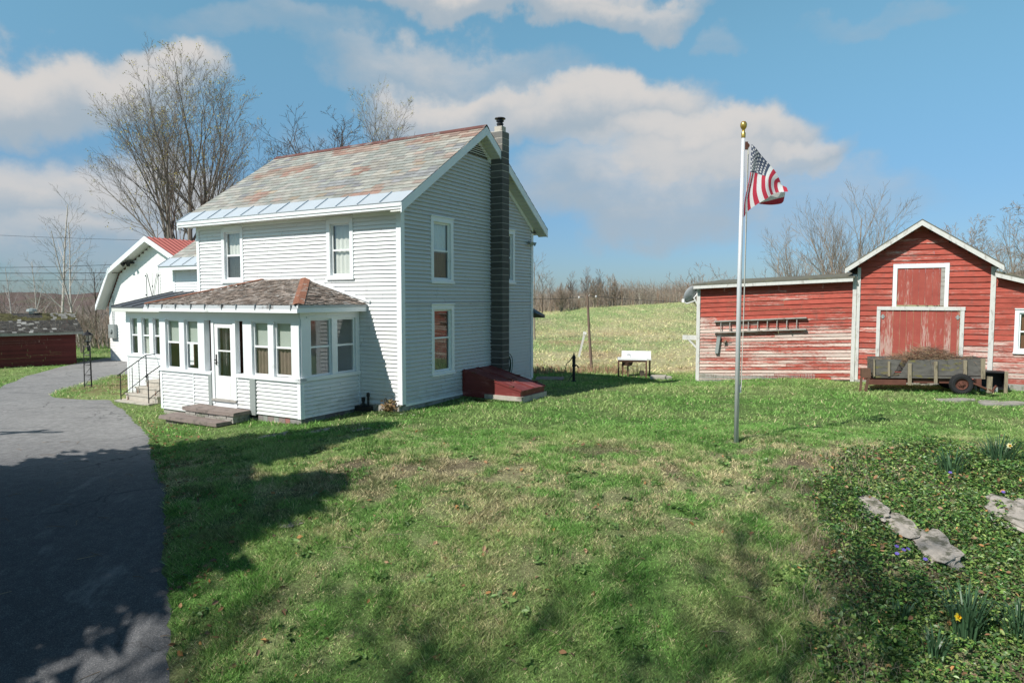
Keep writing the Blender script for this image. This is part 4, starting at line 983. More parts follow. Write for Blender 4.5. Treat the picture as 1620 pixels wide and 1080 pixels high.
# barn doors: vertical planks
def planks(name,x0,x1,z0,z1,d,w,seed,skew=0,mlast=None):
    mb=MB(); rg=random.Random(seed); x=x0
    while x<x1-.02:
        xx=min(x+w*rg.uniform(.8,1.2),x1); t=rg.uniform(0,.006)
        mb.tbox(BT,x,xx-.006,d-.02,d+t,z0+rg.uniform(0,.02),z1,0,(rg.random(),rg.random(),.5)); x=xx
    return mb
mb=planks('x',10.35,12.62,.12,2.50,.0,.2,51); bd=mb.build('barn_door',M['reddoor'],rb,o_,usecol=True)
mb=MB(); mb.tbox(BT,10.24,10.35,-.02,.04,.05,2.5); mb.tbox(BT,12.63,12.74,-.02,.04,.05,2.5); mb.tbox(BT,10.24,12.76,-.02,.05,2.5,2.62); mb.build('door_frame',M['trim_grey'],bd)
mb=MB()
for (s,z) in ((10.36,2.26),(12.50,2.26)): mb.tbox(BT,s,s+.13,.008,.02,z,z+.04); mb.tbox(BT,s+.03,s+.09,.008,.03,z-.05,z+.09)
mb.build('hinge',M['meter'],bd)
mb=planks('x',10.83,12.06,2.66,3.90,.0,.21,53); ud=mb.build('loft_door',M['reddoor'],rb,o_,usecol=True)
mb=MB(); mb.tbox(BT,12.06,12.19,-.02,.012,2.66,3.9); mb.build('bare_plank',M['greywood'],ud)
mb=MB(); mb.tbox(BT,10.69,10.81,-.02,.04,2.622,4.04); mb.tbox(BT,12.17,12.28,-.02,.04,2.622,4.04); mb.tbox(BT,10.81,12.17,-.02,.038,3.90,4.04); mb.build('door_frame',M['trim'],ud)
wn=window(rb,o_,BT,14.06,15.2,1.2,2.55,cw=.11,rec=.05,proud=.035,upper='brownwood',lower='brownwood',tm='trim')
mb=MB(); mb.box(4.1,9.5,RB-.02,RB+.1,-.45,-.02); mb.box(AL2,AR2,RB-.03,RB+.1,-.3,.1); mb.box(13.5,18.5,RB-.05,RB+.1,-.3,.2); mb.build('barn_footing',M['stone'],rb,o_)
mb=MB(); mb.box(3.52,4.1,RB+.06,RB+.16,1.28,1.46); mb.beam((3.75,RB+.11,1.3),(4.1,RB+.11,.95),.08,.06); mb.build('wall_bracket',M['trim_grey'],rb,o_)
# ladder on the barn
ldr=farm_thing('wooden_ladder','weathered wooden ladder hung sideways on the worn red barn wall','ladder',(6.4,12.7,1.9)); o_=(6.4,12.7,1.9)
for (z0,z1) in ((2.02,2.21),(1.60,1.80)):
    mb=MB(); mb.beam((4.78,RB-.11,z0),(8.04,RB-.11,z1),.11,.045); mb.build('rail',M['greywood'],ldr,o_)
for i in range(9):
    a=5.03+i*.335; mb=MB(); mb.tube([(a,RB-.11,1.63+(a-4.78)*.06),(a+.01,RB-.11,2.03+(a-4.78)*.06)],.019,7); mb.build('rung',M['greywood'],ldr,o_)
mb=MB()
for a in (5.4,7.5): mb.box(a,a+.04,RB-.17,RB-.01,1.69,1.72)
mb.build('hook',M['black'],ldr,o_)
mb=MB(); mb.hexa([(4.83,RB-.13,.80),(4.95,RB-.13,.80),(4.95,RB-.03,.80),(4.83,RB-.03,.80),(4.90,RB-.13,1.42),(5.03,RB-.13,1.42),(5.03,RB-.03,1.42),(4.90,RB-.03,1.42)]); mb.box(4.90,5.03,RB-.14,RB-.02,1.421,1.45)
o=mb.build('wall_box',M['meter'],None,(4.9,12.8,1.1)); o.location=W(4.9,12.8,1.1); o.rotation_euler=(0,0,-TH); tag(o,'tilted slim grey metal box on the barn wall under the ladder','box')
mb=MB(); mb.lathe([(.02,0),(.06,.02),(.03,.05),(.07,.08),(.03,.11),(.05,.14),(0,.15)],0,0,0,10,M=Matrix.Rotation(R(90),4,'X')); mb.tube([(0,-.1,0),(.1,-.12,.05),(.2,-.08,.03)],.015,6); mb.tube([(0,-.1,0),(-.06,-.1,-.1)],.02,6)
o=mb.build('wall_insulator',M['rust'],None); o.location=W(5.19,RB-.02,1.28); o.rotation_euler=(0,0,-TH); tag(o,'small rusty red wire insulator beside the slim grey box','insulator')
# wire panel along the foot of the wall
mb=MB(); rg=random.Random(8)
N_=74
for i in range(N_+1):
    a=4.26+4.1*i/N_; zz=Lz(a,.0)-.06; mb.tube([(a+rg.uniform(-.01,.01),RB-.22+rg.uniform(-.02,.02),zz),(a+rg.uniform(-.02,.02),RB-.10,zz+.33+rg.uniform(-.02,.02))],.0045,3)
for k in range(7):
    pts=[(4.26+4.1*i/20,RB-.22+.12*k/6+rg.uniform(-.008,.008),Lz(4.26+4.1*i/20,0)-.06+.33*k/6+rg.uniform(-.01,.01)) for i in range(21)]; mb.tube(pts,.0045,3)
o=mb.build('wire_fence_panel',M['trim_grey'],None,(6.3,12.7,0)); o.location=W(6.3,12.7,0); o.rotation_euler=(0,0,-TH); tag(o,'low strip of wire mesh leaning along the foot of the barn','wire mesh')
# satellite dish
sdh=thing('satellite_dish','grey satellite dish on the corner of the red barn','satellite dish',W(4.05,12.9,2.9),R(-30.2))
mb=MB(); Mx=Matrix.Translation((-.14,-.12,.12))@Matrix.Rotation(R(-62),4,'Y')@Matrix.Rotation(R(-35),4,'X')@Matrix.Diagonal((1.,.82,1,1)); mb.lathe([(0,.0),(.12,.008),(.24,.035),(.33,.075),(.36,.095),(.37,.10),(.365,.085),(.24,.022),(0,-.015)],0,0,0,24,M=Mx); mb.build('dish',M['dish'],sdh,smooth=True)
mb=MB(); mb.tube([(.06,.0,.25),(.0,-.03,.12),(-.08,-.08,.02),(.05,.0,-.25)],.028,7); mb.tube([(-.05,-.08,-.1),(-.32,-.2,-.2),(-.45,-.22,-.12)],.022,6); mb.box(-.5,-.4,-.27,-.17,-.16,-.02); mb.box(.03,.09,-.05,.09,-.3,.3); mb.build('arm',M['plastic'],sdh)
# ------------------------------------------------------------------ trailer
TX,TY=12.7,20.45; tz=Hs(TX,TY)
tr=thing('farm_trailer','old mossy plank trailer on one black tyre parked before the barn door','trailer',(TX,TY,tz)); tr.rotation_euler=(0,-R(1.6),R(-20)); tr.scale=(.92,.92,.92)
X0=lambda x:x-TX
mb=MB(); rg=random.Random(5)
tfT=lambda s,d,z:(s,-d,z)
# side boards, with a gap where a board has dropped
mb.hexa([tfT(-1.62,.0,.60),tfT(-1.05,0,.57),tfT(-1.05,.03,.57),tfT(-1.62,.03,.60),tfT(-1.62,0,1.13),tfT(-.78,0,1.12),tfT(-.78,.03,1.12),tfT(-1.62,.03,1.13)])
mb.hexa([tfT(-.86,.0,.56),tfT(1.58,0,.60),tfT(1.58,.03,.60),tfT(-.86,.03,.56),tfT(-.57,0,1.10),tfT(1.6,0,1.14),tfT(1.6,.03,1.14),tfT(-.57,.03,1.10)])
mb.tbox(tfT,-1.62,1.6,-1.35,-1.32,.58,1.12); mb.tbox(tfT,1.57,1.6,-1.32,0,.6,1.14); mb.tbox(tfT,-1.62,-1.59,-1.32,0,.6,1.1)
mb.build('side_boards',M['mossplank'],tr)
mb=MB(); mb.tbox(tfT,-1.62,1.6,-1.3,.045,.50,.56); mb.build('bed_floor',M['mossplank'],tr)
for (s,z0,z1,w) in ((-1.60,.55,1.13,.05),(-1.16,.56,1.06,.07),(-.55,.27,1.0,.11),(.20,.35,1.06,.10),(1.03,.48,1.10,.10),(1.52,.5,1.16,.12)):
    mb=MB(); mb.hexa([tfT(s-w/2+.02*rg.uniform(-1,1),.031,z0),tfT(s+w/2,.031,z0),tfT(s+w/2,.085,z0),tfT(s-w/2,.085,z0),tfT(s-w/2,.031,z1),tfT(s+w/2,.031,z1),tfT(s+w/2,.085,z1),tfT(s-w/2,.085,z1)]); mb.build('stake_post',M['postwood'],tr)
mb=MB(); mb.tbox(tfT,-1.75,-.65,-.05,.06,.27,.44); mb.tbox(tfT,-.65,1.2,-.15,-.05,.33,.47); mb.tbox(tfT,-1.75,1.5,-1.2,-1.12,.30,.45); mb.tube([tfT(.9,.2,.34),tfT(.9,-1.45,.34)],.045,8); mb.tbox(tfT,-.2,.0,-.6,-.1,.3,.5); mb.tbox(tfT,-1.7,-1.55,-1.1,-.05,.3,.42); mb.build('chassis',M['chassis'],tr)
mb=MB(); mb.tbox(tfT,-1.98,-1.70,-.3,.05,.50,.80); mb.build('front_box',M['rustwood'],tr)
mb=MB(); mb.beam((-1.98,.0,.5),(-2.02,-.02,.02),.07,.07); mb.beam((-1.76,.0,.5),(-1.86,-.02,.03),.08,.08); mb.build('prop_leg',M['rustwood'],tr)
for d in (.16,-1.45):
    Mw=Matrix.Translation((.9,-d,.335))@Matrix.Rotation(R(90),4,'X')
    wh=MB(); wh.lathe([(.19,-.09),(.27,-.105),(.315,-.085),(.335,-.03),(.335,.03),(.315,.085),(.27,.105),(.19,.09)],0,0,0,36,M=Mw)
    for k in range(40):
        t=2*math.pi*k/40
        for sgn in (-1,1):
            p=Mw@Vector((.333*math.cos(t),.333*math.sin(t),.05*sgn)); q_=Mw@Vector((.30*math.cos(t+.06),.30*math.sin(t+.06),.10*sgn)); wh.beam(p,q_,.022,.02)
    w_=MB(); w_.lathe([(.19,.06),(.175,.07),(.16,.03),(.11,.02),(.10,.045),(.06,.05),(.05,.09),(0,.095)],0,0,0,24,M=Mw)
    for k in range(5): t=2*math.pi*k/5; p=Mw@Vector((.085*math.cos(t),.085*math.sin(t),.045)); w_.beam(p,p+Vector((0,-.03,0)),.02,.02)
    wo=w_.build('wheel',M['chassis'],tr); wh.build('tyre',M['tyre'],wo)
# drawbar lying at the right end
mb=MB(); mb.hexa([(1.1,-.1,.40),(1.2,-.25,.36),(1.75,-.35,.10),(1.65,-.15,.10),(1.1,-.1,.45),(1.2,-.25,.41),(1.75,-.35,.15),(1.65,-.15,.15)]); mb.box(1.32,1.45,-.2,-.05,.30,.5); mb.beam((1.85,-.2,.3),(1.7,-.3,.1),.05,.05); mb.build('drawbar',M['chassis'],tr)
mb=MB(); mb.beam((1.63,-.28,.08),(1.66,-.25,.60),.13,.1); mb.build('support_post',M['postwood'],tr)
# brush heap in the trailer
mb=MB(); rg=random.Random(17)
for i in range(1300):
    x=rg.gauss(.05,.62); x=max(-1.7,min(1.35,x)); y=rg.uniform(.05,1.1); z=1.02+rg.random()**1.4*.44*math.exp(-((x-.05)/.9)**2); an=rg.uniform(0,6.28); L=rg.uniform(.15,.5); up=rg.uniform(-.35,.5); p=Vector((x,y,z)); d=Vector((math.cos(an),math.sin(an)*.6,up)).normalized()
    c=rg.choice([(.19,.12,.08),(.25,.15,.09),(.13,.09,.07),(.30,.22,.14)])
    mb.tube([p,p+d*L*.5+Vector((0,0,rg.uniform(-.03,.05))),p+d*L],[.006,.005,.002],3,0,c)
for i in range(160):
    x=rg.uniform(-1.6,-.6); y=rg.uniform(-.06,.3); p=Vector((x,y,.57+rg.random()*.06)); an=rg.uniform(-.5,.5)+rg.choice([0,3.14]); d=Vector((math.cos(an),math.sin(an)*.4,rg.uniform(-.2,.3))); mb.tube([p,p+d*.25],[.006,.003],3,0,(.2,.16,.11))
o=mb.build('brush_heap',M['twigcol'],None,usecol=True); o.location=(TX,TY,tz); o.rotation_euler=(0,-R(1.6),R(-20)); o.scale=(.92,.92,.92); tag(o,'tangle of dry brown brush heaped on the old trailer','brush heap')
# dark open box to the right of the trailer
bx=thing('feed_box','open dark box on weathered legs at the right end of the trailer','box',(14.75,20.7,Hs(14.75,20.7)),R(-28))
mb=MB(); 
for (a,b,c,d) in ((-.35,.35,-.0,.0),): pass
mb.box(-.36,.40,-.02,.0,.6,.64); mb.box(-.36,.40,0,.5,.60,.635); mb.box(-.36,-.33,0,.5,.1,.6); mb.box(.37,.40,0,.5,.1,.6); mb.box(-.36,.40,.47,.5,.1,.6); mb.box(-.36,.40,0,.5,.1,.13); mb.build('box_shell',M['black'],bx)
mb=MB(); mb.beam((.40,-.03,-.05),(.40,-.03,.66),.09,.06); mb.build('corner_post',M['postwood'],bx)
mb=MB(); mb.beam((-.36,-.03,-.05),(-.36,-.03,.66),.06,.06); mb.build('corner_post',M['postwood'],bx)
mb=MB(); mb.box(-.25,.2,-.06,.1,.02,.16); mb.build('box_bottom',M['meter'],bx)
# ------------------------------------------------------------------ flagpole and flag
px_,py_=4.259,12.676; pz=Hs(px_,py_)
fp=thing('flagpole','tall silver flagpole with gold ball top on the lawn','flagpole',(px_,py_,pz))
mb=MB(); mb.tube([(0,0,-.1),(.0,0,3),(.018,0,5.85-pz)],[.044,.042,.033],16); mb.build('pole',M['alu'],fp,smooth=True)
mb=MB(); zt=5.85-pz; mb.lathe([(.036,0),(.04,.02),(.04,.09),(.026,.11),(.026,.15),(.038,.165),(.055,.195),(.062,.235),(.055,.27),(.038,.295),(0,.307)],.018,0,zt-.02,20); mb.build('ball_finial',M['gold'],fp,smooth=True)
mb=MB(); mb.box(.05,.10,-.02,.02,zt-.23,zt-.09); mb.lathe([(.0,-.015),(.045,-.015),(.045,.015),(0,.015)],0,0,0,12,M=Matrix.Translation((.09,0,zt-.16))@Matrix.Rotation(R(90),4,'X')); mb.build('pulley',M['chassis'],fp)
mb=MB(); mb.tube([(.10,-.01,zt-.18),(.085,-.02,2.5),(.07,-.02,1.05)],.007,5); mb.tube([(.12,.01,zt-.18),(.10,.0,2.5),(.07,.02,1.05)],.007,5); mb.tube([(.11,0,zt-.2),(.12,-.01,zt-.32)],.012,5); mb.build('halyard',M['rope'],fp)
mb=MB(); mb.box(.04,.075,-.015,.015,.95,1.08); mb.tube([(.06,-.03,1.0),(.06,.03,1.1)],.012,6); mb.build('cleat',M['meter'],fp)
# flag: u along the fly, v down the hoist, hanging from one corner
FS_=12.676/FPX/5.681  # metres per zoomed pixel
def fz(x,y): return Vector(((x-330)*FS_, 0, -(y-340)*FS_))
Tp=[fz(*p) for p in ((366,338),(360,470),(356,585),(338,690),(308,840),(306,978))]
Hp=[fz(*p) for p in ((366,338),(400,375),(440,420),(520,508),(575,578),(625,665),(668,762))]
Ep=[fz(*p) for p in ((306,978),(352,918),(412,868),(490,818),(548,780),(600,762),(668,762))]
def pl(P,t):
    t=max(0,min(1,t))*(len(P)-1); i=min(int(t),len(P)-2); f=t-i
    a=P[max(i-1,0)];b=P[i];c=P[i+1];d=P[min(i+2,len(P)-1)]
    return .5*((2*b)+(c-a)*f+(2*a-5*b+4*c-d)*f*f+(3*b-a-3*c+d)*f**3)
def flagpt(u,v):
    """v 0 top edge .. 1 bottom edge; u 0 hoist .. 1 fly"""
    h=pl(Hp,v);e=pl(Ep,v);base=h.lerp(e,u); top=Tp[0].lerp(Tp[-1],u)
    cur=pl(Tp,u)-top
    p=base+cur*(1-v)
    # each stripe bows out to the right, more for the lower ones
    bow=math.sin(math.pi*u)
    p.x-=bow*.085*math.sin(math.pi*min(1,v*1.05))*(.6+v); p.z+=bow*.10*v*v
    p.y=-.05*math.sin(v*11+u*2.5)*(.35+u*.6)-.10*v*(1-v)-.12*v*u
    return p
fl=MB(); NV,NU=39,40
for j in range(NV):
    st_=j*13//NV
    for i in range(NU):
        v0,v1=j/NV,(j+1)/NV; u0,u1=i/NU,(i+1)/NU
        m=0 if st_%2==0 else 1
        if st_<7 and u1<=.4001: m=2
        fl.face([flagpt(u0,v0),flagpt(u1,v0),flagpt(u1,v1),flagpt(u0,v1)],m)
# the loose corner folds back underneath
def foldpt(s,t):
    a=pl(Ep,.42+.58*s); q_=[fz(*p) for p in ((470,848),(560,856),(630,852),(672,842),(690,822))]; b=pl(q_,s); p=a.lerp(b,t); p.y=.03+.12*t-.10*math.sin(s*3.1)*(1-t)-.06*(1-t); return p
for j in range(6):
    for i in range(20): fl.face([foldpt(i/20,j/6),foldpt((i+1)/20,j/6),foldpt((i+1)/20,(j+1)/6),foldpt(i/20,(j+1)/6)],1 if j<3 else 0)
flo=fl.build('flag',[M['flagred'],M['flagwhite'],M['flagblue']],None,smooth=True)
flo.location=(px_+.075,py_-.06,5.72-.02); tag(flo,'red and white striped flag with starred blue corner hanging limp from the pole','flag')
sm=MB()
for row in range(9):
    n6=6 if row%2==0 else 5
    for c in range(n6):
        v=(row+.9)/10*7/13; u=((c*2+1 if row%2==0 else c*2+2)+.05)/12.1*.4
        P0=flagpt(u,v); du=(flagpt(u+.01,v)-P0).normalized(); dv=(flagpt(u,v+.01)-P0).normalized(); nn=du.cross(dv).normalized()
        if nn.y>0: nn=-nn
        pts=[]
        for k in range(10):
            r_=.027 if k%2==0 else .012; t=math.pi*k/5; pts.append(P0+du*math.cos(t)*r_+dv*math.sin(t)*r_+nn*.004)
        sm.face(pts)
sm.build('stars',M['flagwhite'],flo)
# ------------------------------------------------------------------ yard things
sx,sy=4.98,27.55; sz=Hs(sx,sy)
sk=thing('yard_sink','white enamel sink with splashback standing on rusty legs outdoors','sink',(sx,sy,sz),R(-10)); sk.scale=(1.1,1.1,1.1)
mb=MB(); mb.box(-.58,.50,-.45,.12,.64,.70); mb.box(-.44,.64,.12,.18,.64,.94); mb.box(.50,.64,-.30,.12,.64,.698); mb.build('basin',M['enamel'],sk)
mb=MB(); mb.box(-.55,.47,-.42,.10,.57,.64); mb.lathe([(.16,.42),(.22,.57)],-.22,-.2,0,12); mb.build('basin_underside',M['rustwood'],sk)
for (x,y) in ((-.54,-.41),(.46,-.41),(.60,.13),(-.40,.13),(-.2,-.1)):
    mb=MB(); mb.box(x-.03,x+.03,y-.03,y+.03,-.1,.62); mb.build('leg',M['rustwood'],sk)
mb=MB(); mb.tube([(-.2,.11,.82),(-.2,.02,.86),(-.2,-.05,.80)],.015,6); mb.tube([(-.27,.10,.82),(-.13,.10,.82)],.02,6); mb.build('tap',M['alu'],sk)
mb=MB(); rg=random.Random(3)
for i in range(26):
    x=rg.uniform(-.2,.45);y=rg.uniform(-.1,.4); mb.tube([(x,y,0),(x+rg.uniform(-.06,.06),y,rg.uniform(.15,.35)),(x+rg.uniform(-.12,.12),y,rg.uniform(.3,.5))],[.006,.005,.002],3)
mb.box(.25,.42,-.2,.0,0,.22); o=mb.build('plant_pot',M['barkdark'],None); o.location=(sx,sy,sz); tag(o,'dark pot with dry stems on the ground under the sink','pot')
px2,py2=2.33,25.3
pu=thing('water_pump','black iron hand pump with curved handle on the back lawn','hand pump',(px2,py2,Hs(px2,py2)))
mb=MB(); mb.lathe([(.10,0),(.10,.03),(.055,.05),(.05,.55),(.075,.57),(.075,.62),(.06,.64),(.06,.86),(.075,.88),(.065,.95),(.03,1.0),(.02,1.08),(0,1.1)],0,0,0,14); mb.build('pump_body',M['black'],pu)
mb=MB(); mb.tube([(.05,0,.62),(.13,-.02,.6),(.17,-.02,.52)],[.03,.028,.03],8); mb.build('spout',M['black'],pu)
mb=MB(); mb.tube([(.0,0,.98),(-.08,-.02,.9),(-.16,-.03,.78),(-.27,-.04,.70),(-.30,-.04,.58)],[.018,.017,.016,.015,.013],7); mb.build('handle',M['black'],pu)
mb=MB(); mb.tube([(0,0,.35),(-.22,-.06,0)],.014,6); mb.build('brace',M['black'],pu)
mb=MB(); slab(mb,[(-.6,-.5),(.5,-.55),(.6,.4),(-.5,.5)],-.06,.05,6); o=mb.build('well_cover',M['bluestone'],None); o.location=(1.5,26.6,Hs(1.5,26.6)); tag(o,'flat stone well cover in the house shadow beside the pump','stone slab')
mb=MB(); slab(mb,[(-.36,-.2),(.22,-.24),(.35,.15),(-.2,.22)],-.05,.14,8); slab(mb,[(.25,-.2),(.50,-.17),(.48,.1),(.36,.14)],-.05,.11,9); o=mb.build('stone_slab',M['concrete'],None); o.location=(5.86,26.9,Hs(5.86,26.9)); tag(o,'pale stone slab lying on the grass right of the sink','stone slab')
ux,uy=3.52,29.6; uz=Hs(ux,uy)
up=thing('wooden_pole','leaning brown wooden pole with a crossarm at the edge of the field','pole',(ux,uy,uz))
mb=MB(); mb.tube([(0,0,-.1),(-.12,0,1.5),(-.22,0,3.05-uz)],[.07,.06,.048],10); mb.build('pole_shaft',M['polewood'],up)
mb=MB(); mb.beam((-.62,.0,2.86-uz),(.20,0,2.90-uz),.045,.05); mb.build('crossarm',M['postwood'],up)
mb=MB(); mb.tube([(-.22,0,2.98-uz),(-.12,-.05,3.06-uz)],.012,6); mb.lathe([(.04,0),(.05,.04),(.03,.08),(0,.09)],.16,0,2.95-uz,8); mb.lathe([(.04,0),(.05,.04),(.03,.08),(0,.09)],-.58,0,2.91-uz,8); mb.build('insulator',M['plastic'],up)
lp=thing('leaning_post','short white post leaning in the rough field','post',(3.5,35.3,Hs(3.5,35.3)))
mb=MB(); mb.beam((-.02,0,-.1),(.30,0,1.22),.10,.10); mb.build('post_shaft',M['trim_grey'],lp); mb=MB(); mb.beam((.30,0,1.20),(.33,0,1.33),.16,.16); mb.build('post_cap',M['plastic'],lp)
lx,ly=-15.79,25.06; lz=Hs(lx,ly)+.05
lm=thing('lamp_post','black lattice lamp post with a glass lantern on the grass island','lamp post',(lx,ly,lz))
mb=MB()
for (dx,dy) in ((-.13,-.1),(.13,-.1),(0,.14)): mb.tube([(dx,dy,-.1),(dx*.85,dy*.85,1.62)],.017,6)
for z in (.12,.5,.88,1.26,1.58):
    q_=[(-.12,-.09,z),(.12,-.09,z),(0,.13,z)]
    for i in range(3): mb.tube([q_[i],q_[(i+1)%3]],.012,5)
    mb.tube([(-.12,-.09,z),(.12,-.09,z+.3 if z<1.3 else z)],.008,4)
mb.tube([(0,0,1.4),(0,0,1.74)],.035,8); mb.build('lattice_post',M['black'],lm)
mb=MB()
for k in range(4): t=math.pi/4+k*math.pi/2; mb.tube([(.10*math.cos(t),.10*math.sin(t),1.76),(.16*math.cos(t),.16*math.sin(t),2.0)],.01,5)
mb.lathe([(.04,1.72),(.12,1.75),(.12,1.765),(.0,1.77)],0,0,0,8); mb.lathe([(.19,2.0),(.10,2.08),(.03,2.12),(.02,2.18),(0,2.2)],0,0,0,8); ln=mb.build('lantern',M['black'],lm)
mb=MB(); mb.lathe([(.10,1.765),(.15,2.0)],0,0,0,4); mb.build('lantern_glass',M['glass'],ln)
for i,(x,y,s,lab) in enumerate(((12.55,19.0,.75,'flat pale stone set in the grass before the trailer wheel'),(13.5,18.35,1.0,'long flat stone in the grass at the right edge'))):
    mb=MB(); slab(mb,[(-.7*s,-.25*s),(-.1,-.34*s),(.6*s,-.28*s),(.85*s,.05),(.5*s,.3*s),(-.2,.24*s),(-.6*s,.2*s)],-.08,.035,20+i); slab(mb,[(.55*s,-.5*s),(1.3*s,-.6*s),(1.5*s,-.25*s),(.9*s,-.12*s)],-.08,.03,25+i)
    o=mb.build('flagstone',M['stone'],None); o.location=(x,y,Hs(x,y)); tag(o,lab,'stone','flagstones before the barn')
mb=MB(); rg=random.Random(12)
M['ledge']=plain('brown_grey_ledge_stone',(.36,.325,.285),.42,9,.95,bump=.8,grime=(.13,.125,.09),gthr=(.48,.6))
def rock(name,loc,dims,rz,seed,label,m='ledge',group=None):
    import bmesh
    bm=bmesh.new(); bmesh.ops.create_icosphere(bm,subdivisions=4,radius=1)
    for v in bm.verts:
        c=v.co.copy(); n=vnoise(np.array([c.x*2+seed]),np.array([c.y*2+c.z*1.7]),.8,seed)[0]+.5*vnoise(np.array([c.x*2+seed]),np.array([c.z*2+c.y]),.3,seed+2)[0]
        k=1/max(abs(c.x)**6+abs(c.y)**6+abs(c.z)**6,1e-6)**(1/6)
        v.co=c*(.25+.75*k)*(.62+.42*n)
        if v.co.z>.5: v.co.z=.5+(v.co.z-.5)*.35+.06*vnoise(np.array([c.x*3+seed]),np.array([c.y*3]),.5,seed+5)[0]
        v.co.x*=dims[0];v.co.y*=dims[1];v.co.z*=dims[2]
    e=bpy.data.meshes.new(name); bm.to_mesh(e); bm.free(); e.materials.append(M[m]); o=bpy.data.objects.new(name,e); COL.objects.link(o); o.location=loc; o.rotation_euler=(R(10),R(-6),rz); tag(o,label,'rock',group); return o
BR_='grey ledge stones in the ground cover'
rock('bank_rock',(5.25,9.68,Hs(5.25,9.68)+.04),(.20,.40,.11),R(-10),3,'upper left ledge stone half buried in the leafy ground cover',group=BR_)
rock('bank_rock',(5.42,9.22,Hs(5.42,9.22)+.03),(.19,.38,.10),R(8),13,'narrow middle ledge stone almost covered by leaves',group=BR_)
rock('bank_rock',(5.56,8.72,Hs(5.56,8.72)+.04),(.25,.42,.11),R(-6),23,'lowest and broadest ledge stone above the yellow flower',group=BR_)
rock('bank_rock',(7.35,9.35,Hs(7.35,9.35)+.06),(.46,.6,.16),R(20),5,'grey boulder in the ground cover at the right edge')
rock('lawn_rock',(-3.15,9.4,Hs(-3.15,9.4)-.02),(.17,.09,.06),R(20),6,'small pale rock showing through the lawn by the drive')
for i,(x,y,s) in enumerate(((-5.3,14.9,.35),(-4.4,15.1,.3),(-3.4,15.0,.22))):
    rock('lawn_rock',(x,y,Hs(x,y)-.03),(s,s*.35,.07),R(25),8+i,('flat rock in bare soil nearest the drive','flat rock in bare soil, middle one of three below the porch','smallest flat rock in bare soil below the porch')[i],group='flat rocks in the bare patch')
# ------------------------------------------------------------------ wires and the pole outside the frame
def wire(name,p0,p1,sag,r,label,group='overhead wires'):
    p0=Vector(p0);p1=Vector(p1);mb=MB(); pts=[]
    for i in range(25): t=i/24; p=p0.lerp(p1,t); p.z-=sag*4*t*(1-t); pts.append(p)
    mb.tube(pts,r,4); o=mb.build(name,M['black'],None); tag(o,label,'wire',group)
barnpt=W(-25.0,7.5,4.75)
wire('overhead_wire',barnpt,(-52,34,6.6),.9,.014,'upper black wire running left from the white barn')
wire('overhead_wire',W(-25.6,7.5,4.3),(-52,34.5,5.2),.35,.02,'thick black wire drooping left from the barn rake')
wire('overhead_wire',W(-26.0,8.5,4.0),(-52,36,4.3),.25,.014,'lowest black wire level with the barn knee')
wire('overhead_wire',W(-22,14,6.3),(-60,44,9.4),.7,.012,'highest thin wire crossing the sky behind the birches')
wire('overhead_wire',(ux-.1,uy,3.02),W(4.1,13.0,2.75),.05,.012,'thin wire from the leaning field pole to the satellite dish')
wire('overhead_wire',(ux-.4,uy,2.98),W(-.5,7.2,2.9),.06,.010,'thin wire from the leaning field pole to the house')
upx,upy=-18.9,11.0
ut=thing('utility_pole','tall wooden utility pole beyond the drive','utility pole',(upx,upy,Hs(upx,upy)))
mb=MB(); mb.tube([(0,0,-.3),(0,0,9.2)],[.15,.11],10); mb.build('pole_shaft',M['polewood'],ut); mb=MB(); mb.beam((-.9,0,8.8),(.9,0,8.8),.1,.12); mb.build('crossarm',M['polewood'],ut)
